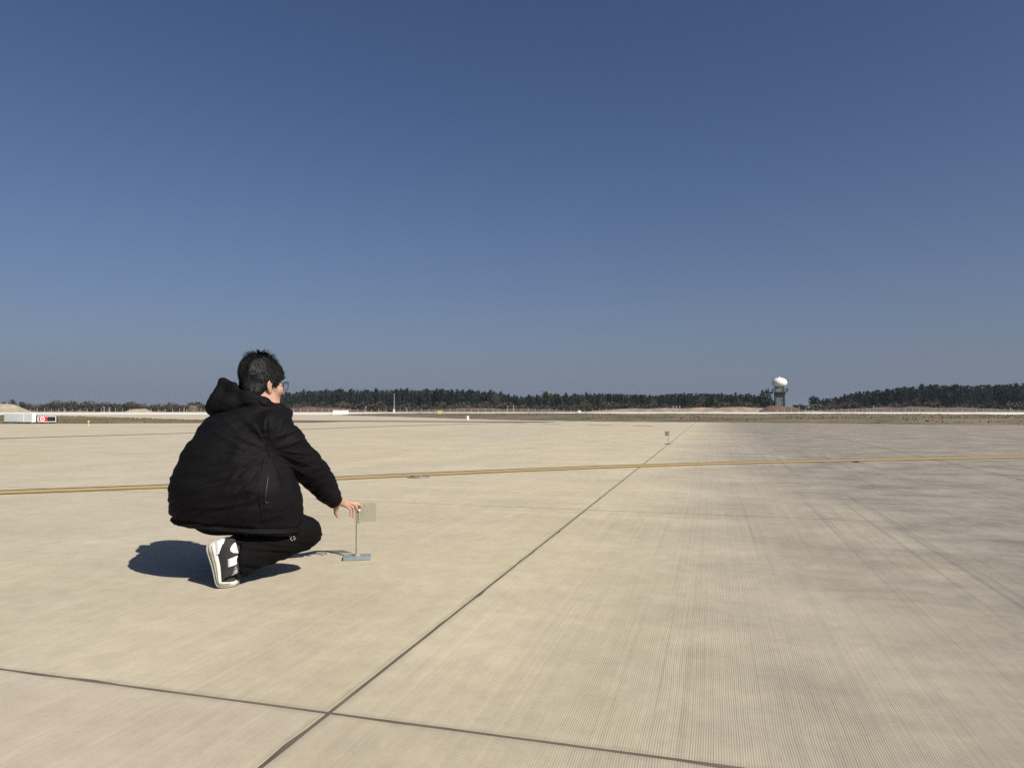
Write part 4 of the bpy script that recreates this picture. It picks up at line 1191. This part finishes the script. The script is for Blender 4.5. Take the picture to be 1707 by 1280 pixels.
own(hair)
nn = normals(HAP, HAF); lv = []; lf = []
rnd = random.Random(5); crown_pt = HP(0.01, -0.04, 0.16)
for i in rnd.sample(range(len(HAP)), min(len(HAP), 4200)):
    p = Vector(HAP[i]); n = Vector(nn[i]); u = (p - head_c).dot(HU); f_ = (p - head_c).dot(HF)
    away = (p - crown_pt); t = (away - n * away.dot(n)); t = t.normalized() if t.length > 1e-4 else HR
    if f_ > 0.045 and u < 0.045: continue
    tp = max(0, min(1, (u - 0.125) / 0.03))
    d = (t * (1.0 - 0.55 * tp) + n * (0.0 + (0.5 * tp * rnd.random() if rnd.random() < 0.28 else 0)) + Vector((rnd.gauss(0, .09), rnd.gauss(0, .09), rnd.gauss(0, .06) + 0.25 * tp))).normalized()
    L = rnd.uniform(0.026, 0.046) * (1 + 0.15 * tp); w = rnd.uniform(0.0014, 0.0030); s_ = d.cross(n).normalized() * w
    a = p - n * 0.001; m_ = p + d * L * 0.5 + n * 0.003; e = p + d * L + n * (-0.007 if tp < .3 else -0.002)
    k = len(lv); lv += [tuple(a - s_), tuple(a + s_), tuple(m_ + s_ * 0.8), tuple(m_ - s_ * 0.8), tuple(e)]; lf += [(k, k + 1, k + 2, k + 3), (k + 3, k + 2, k + 4)]
me = bpy.data.meshes.new('hair_locks'); me.from_pydata(lv, [], lf); me.materials.append(M_HAIR); link('hair_locks', me, hair)
# --- eyes, brows, lips
for s in (-1, 1):
    b = MB(); prof = [(max(0.0005, 0.0125 * math.cos(a)), 0.0125 * math.sin(a)) for a in [-1.57 + 3.14 * k / 8 for k in range(9)]]
    b.lathe(HP(s * 0.034, 0.0685, 0.010), prof, 14); e_ = own(b.build('eye', M_EYE, person, smooth=True))
    b = MB(); b.tube([HP(s * 0.034, 0.0685, 0.010) + HF * 0.0110, HP(s * 0.034, 0.0685, 0.010) + HF * 0.0128], 0.0068, 12); child_on(b.build('iris', M_BLACK, person, smooth=True), e_)
    b = MB(); b.tube([HP(s * 0.016, 0.088, 0.032), HP(s * 0.034, 0.087, 0.037), HP(s * 0.052, 0.076, 0.031)], [0.003, 0.004, 0.002], 6); own(b.build('eyebrow', M_HAIR, person, smooth=True))
b = MB(); b.tube([HP(-0.020, 0.087, -0.0625), HP(0, 0.0935, -0.0595), HP(0.020, 0.087, -0.0625)], [0.002, 0.0055, 0.002], 8); own(b.build('lips', M_LIP, person, smooth=True))
# --- spectacles
def lens_mat():
    m, nt, bs = new_mat('spectacle_lens'); out = nt.nodes['Material Output']
    tr = N(nt, 'ShaderNodeBsdfTransparent'); tr.inputs[0].default_value = (0.93, 0.95, 0.93, 1); gl = N(nt, 'ShaderNodeBsdfGlossy'); gl.inputs['Roughness'].default_value = 0.05
    mx = N(nt, 'ShaderNodeMixShader'); mx.inputs[0].default_value = 0.08; nt.links.new(tr.outputs[0], mx.inputs[1]); nt.links.new(gl.outputs[0], mx.inputs[2]); nt.links.new(mx.outputs[0], out.inputs[0]); return m
M_LENS = lens_mat(); M_FRAME = simple('black_spectacle_frame', (0.012, 0.011, 0.011), 0.3)
b = MB()
def lens_ring(s):
    pts = []
    for k in range(17):
        a = 2 * math.pi * k / 16; e = lambda t: abs(t) ** 0.6 * (1 if t > 0 else -1)
        pts.append(HP(s * 0.036 + 0.029 * e(math.cos(a)), 0.112 - 0.010 * abs(0.036 + s * 0.029 * e(math.cos(a))) / 0.06, 0.004 + 0.021 * e(math.sin(a))))
    return pts
for s in (-1, 1):
    b.tube(lens_ring(s), 0.0022, 6, cap=False)
    b.tube([HP(s * 0.066, 0.102, 0.014), HP(s * 0.080, 0.088, 0.013), HP(s * 0.083, 0.02, 0.010), HP(s * 0.082, -0.020, 0.004), HP(s * 0.080, -0.035, -0.012)], 0.0022, 6)
b.tube([HP(-0.009, 0.110, 0.010), HP(0, 0.114, 0.013), HP(0.009, 0.110, 0.010)], 0.002, 6)
spec = own(b.build('eyeglasses', M_FRAME, person, smooth=True))
for s in (-1, 1):
    b = MB(); r_ = lens_ring(s)[:16]; b.add(r_, [tuple(range(16))]); child_on(b.build('lens', M_LENS, person), spec)

# --- shoes: sole swept along a bent line, knitted upper, laces
M_SOLE = simple('worn_white_rubber', (0.50, 0.48, 0.42), 0.7, var=0.22, nscale=25)
M_TREAD = simple('grey_rubber_tread', (0.24, 0.23, 0.20), 0.8, var=0.2, nscale=30)
M_LEATH = simple('white_shoe_leather', (0.66, 0.66, 0.68), 0.5, var=0.06)
M_KNIT = simple('black_shoe_mesh', (0.018, 0.018, 0.019), 0.8, var=0.4, nscale=220, bumps=0.5, bscale=260)
M_LACE = simple('grey_lace', (0.34, 0.34, 0.33), 0.8, var=0.2)
M_SOCK = simple('white_sock', (0.62, 0.62, 0.64), 0.9, var=0.06)
def make_shoe(P0, P1, P2, P3, nrm0, side):
    """P0 heel .. P1 ball .. P2/P3 toe on the sole line; nrm0: the way the shoe stands up from its sole at the heel"""
    line = spline([P0, P0.lerp(P1, 0.5), P1, P2, P3], 8); m_ = len(line)
    arc = [0.0]
    for i in range(1, m_): arc.append(arc[-1] + (line[i] - line[i - 1]).length)
    L = arc[-1]
    frames = []
    for i in range(m_):
        t = (line[min(i + 1, m_ - 1)] - line[max(i - 1, 0)]).normalized(); nn_ = (side.cross(t)).normalized()
        if nn_.dot(nrm0) < 0 and i == 0: pass
        frames.append((line[i], t, nn_))
    sgn = 1 if frames[0][2].dot(nrm0) > 0 else -1
    def at_(s, y, n):
        s = min(max(s, 0), 1); f = s * L; i = min(max(int(np.searchsorted(arc, f)) - 1, 0), m_ - 2); k = (f - arc[i]) / (arc[i + 1] - arc[i] + 1e-9)
        p = frames[i][0].lerp(frames[i + 1][0], k); nv = frames[i][2].lerp(frames[i + 1][2], k).normalized() * sgn
        return p + side * y + nv * n
    hw = lambda s: 0.060 * np.interp(s, [0, .03, .12, .3, .5, .72, .88, .96, 1], [.35, .62, .80, .80, .82, 1.0, .86, .60, .30])
    th = lambda s: np.interp(s, [0, .15, .4, .7, 1], [.050, .050, .042, .030, .019])
    hu = lambda s: np.interp(s, [0, .06, .2, .34, .45, .6, .75, .9, 1], [.110, .145, .155, .160, .145, .115, .088, .066, .040])
    shoe = None
    def loft(name, mat, s0, s1, fn, n=22, m2=16, parent=None):
        rings = []
        for i in range(n + 1):
            s = s0 + (s1 - s0) * i / n; rings.append([at_(s, *fn(s, 2 * math.pi * k / m2)) for k in range(m2)])
        b = MB(); b.rings(rings); return own(b.build(name, mat, parent or person, smooth=True))
    sq = lambda t, e=0.55: abs(t) ** e * (1 if t > 0 else -1)
    shoe = loft('shoe', M_KNIT, 0.02, 0.985, lambda s, a: (hw(s) * 0.93 * sq(math.cos(a), .8) * (1 - 0.42 * max(0, math.sin(a)) * np.interp(s, [0, .3, .6, 1], [.6, 1, .9, .5])), th(s) * 0.55 + (hu(s) - th(s) * 0.55) * (0.5 + 0.5 * sq(math.sin(a), .8))))
    def sub(o): child_on(o, shoe); return o
    sub(loft('midsole', M_SOLE, 0, 1, lambda s, a: (hw(s) * (1.05 + .03 * math.sin(a)) * sq(math.cos(a)), 0.008 + (th(s) + np.interp(s, [0, .85, .95, 1], [0, 0, .003, .003])) * (0.5 + 0.5 * sq(math.sin(a))) * 0.98)))
    sub(loft('outsole', M_TREAD, 0.01, 0.99, lambda s, a: (hw(s) * 1.0 * sq(math.cos(a)), 0.0055 + 0.0055 * sq(math.sin(a)))))
    sub(loft('heel_counter', M_LEATH, 0.0, 0.23, lambda s, a: (hw(s) * 1.02 * sq(math.cos(a), .8) * (1 - .30 * max(0, math.sin(a))), th(s) * .7 + (hu(s) * np.interp(s, [0, .12, .23], [.97, .80, .45]) - th(s) * .7) * (0.5 + 0.5 * sq(math.sin(a), .8)))))
    sub(loft('side_panel', M_LEATH, 0.36, 0.48, lambda s, a: (hw(s) * .97 * sq(math.cos(a), .8) * (1 - .36 * max(0, math.sin(a))), hu(s) * .50 + (hu(s) * 1.0 - hu(s) * .50) * (0.5 + 0.5 * sq(math.sin(a), .8))), 8))
    b = MB()
    for y_ in (-1, 1): b.tube([at_(s_, y_ * hw(s_) * 1.05, 0.008 + th(s_) * 0.62) for s_ in np.linspace(.06, .94, 20)], 0.0028, 6)
    sub(own(b.build('sole_stripe', M_TREAD, person, smooth=True)))
    b = MB(); b.tube([at_(.20, -hw(.2) * .80, th(.2) + .02), at_(.27, -hw(.27) * .72, hu(.27) * .62), at_(.33, -hw(.33) * .58, hu(.33) * .90)], 0.006, 6); sub(own(b.build('strap', M_TREAD, person, smooth=True)))
    # tongue and sock at the opening
    b = MB(); b.tube([at_(.25, 0, .085), at_(.24, 0, .115), at_(.24, 0, .150)], [0.040, 0.036, 0.034], 16); sub(own(b.build('sock', M_SOCK, person, smooth=True)))
    b = MB(); b.tube([at_(.56, 0, .074), at_(.44, 0, .100), at_(.36, 0, .125), at_(.34, 0, .137)], [0.018, 0.026, 0.026, 0.016], 12); sub(own(b.build('tongue', M_LEATH, person, smooth=True)))
    for k, s in enumerate((.47, .53, .59, .65)):
        b = MB(); w_ = hw(s) * 0.55
        b.tube([at_(s, -w_, hu(s) * .84), at_(s + .015, -w_ * .4, hu(s) * 1.02), at_(s + .03, w_ * .4, hu(s + .03) * 1.03), at_(s + .045, w_, hu(s + .045) * .86)], 0.0035, 6)
        b.tube([at_(s, w_, hu(s) * .84), at_(s + .015, w_ * .4, hu(s) * 1.02), at_(s + .03, -w_ * .4, hu(s + .03) * 1.03), at_(s + .045, -w_, hu(s + .045) * .86)], 0.0035, 6)
        sub(own(b.build('lace', M_LACE, person, smooth=True)))
    return shoe
ball = PX(371, 972, 3.69); ball.z = 0.006
SF = Vector((0.97, 0.10, 0)).normalized()
heel = PX(347.5, 906, 3.70)
toe1 = ball + SF * 0.040; toe1.z = 0.001; toe2 = ball + SF * 0.078; toe2.z = 0.002
side = Vector((-0.10, -0.99, 0.0)).normalized()
make_shoe(heel, ball + Vector((-0.006, -0.003, 0.010)), toe1, toe2, Vector((1, 0, 0)), side)
hl_p = Vector((anL.x, anL.y, 0)) - BF * 0.075; hl_p.z = 0.004
SL = Vector((math.sin(R(35)), math.cos(R(35)), 0))
q0 = Vector((anL.x, anL.y, 0.002)) - SL * 0.07
make_shoe(q0, q0 + SL * 0.185, q0 + SL * 0.235, q0 + SL * 0.275 + Vector((0, 0, 0.008)), Vector((0, 0, 1)), Vector((SL.y, -SL.x, 0)))
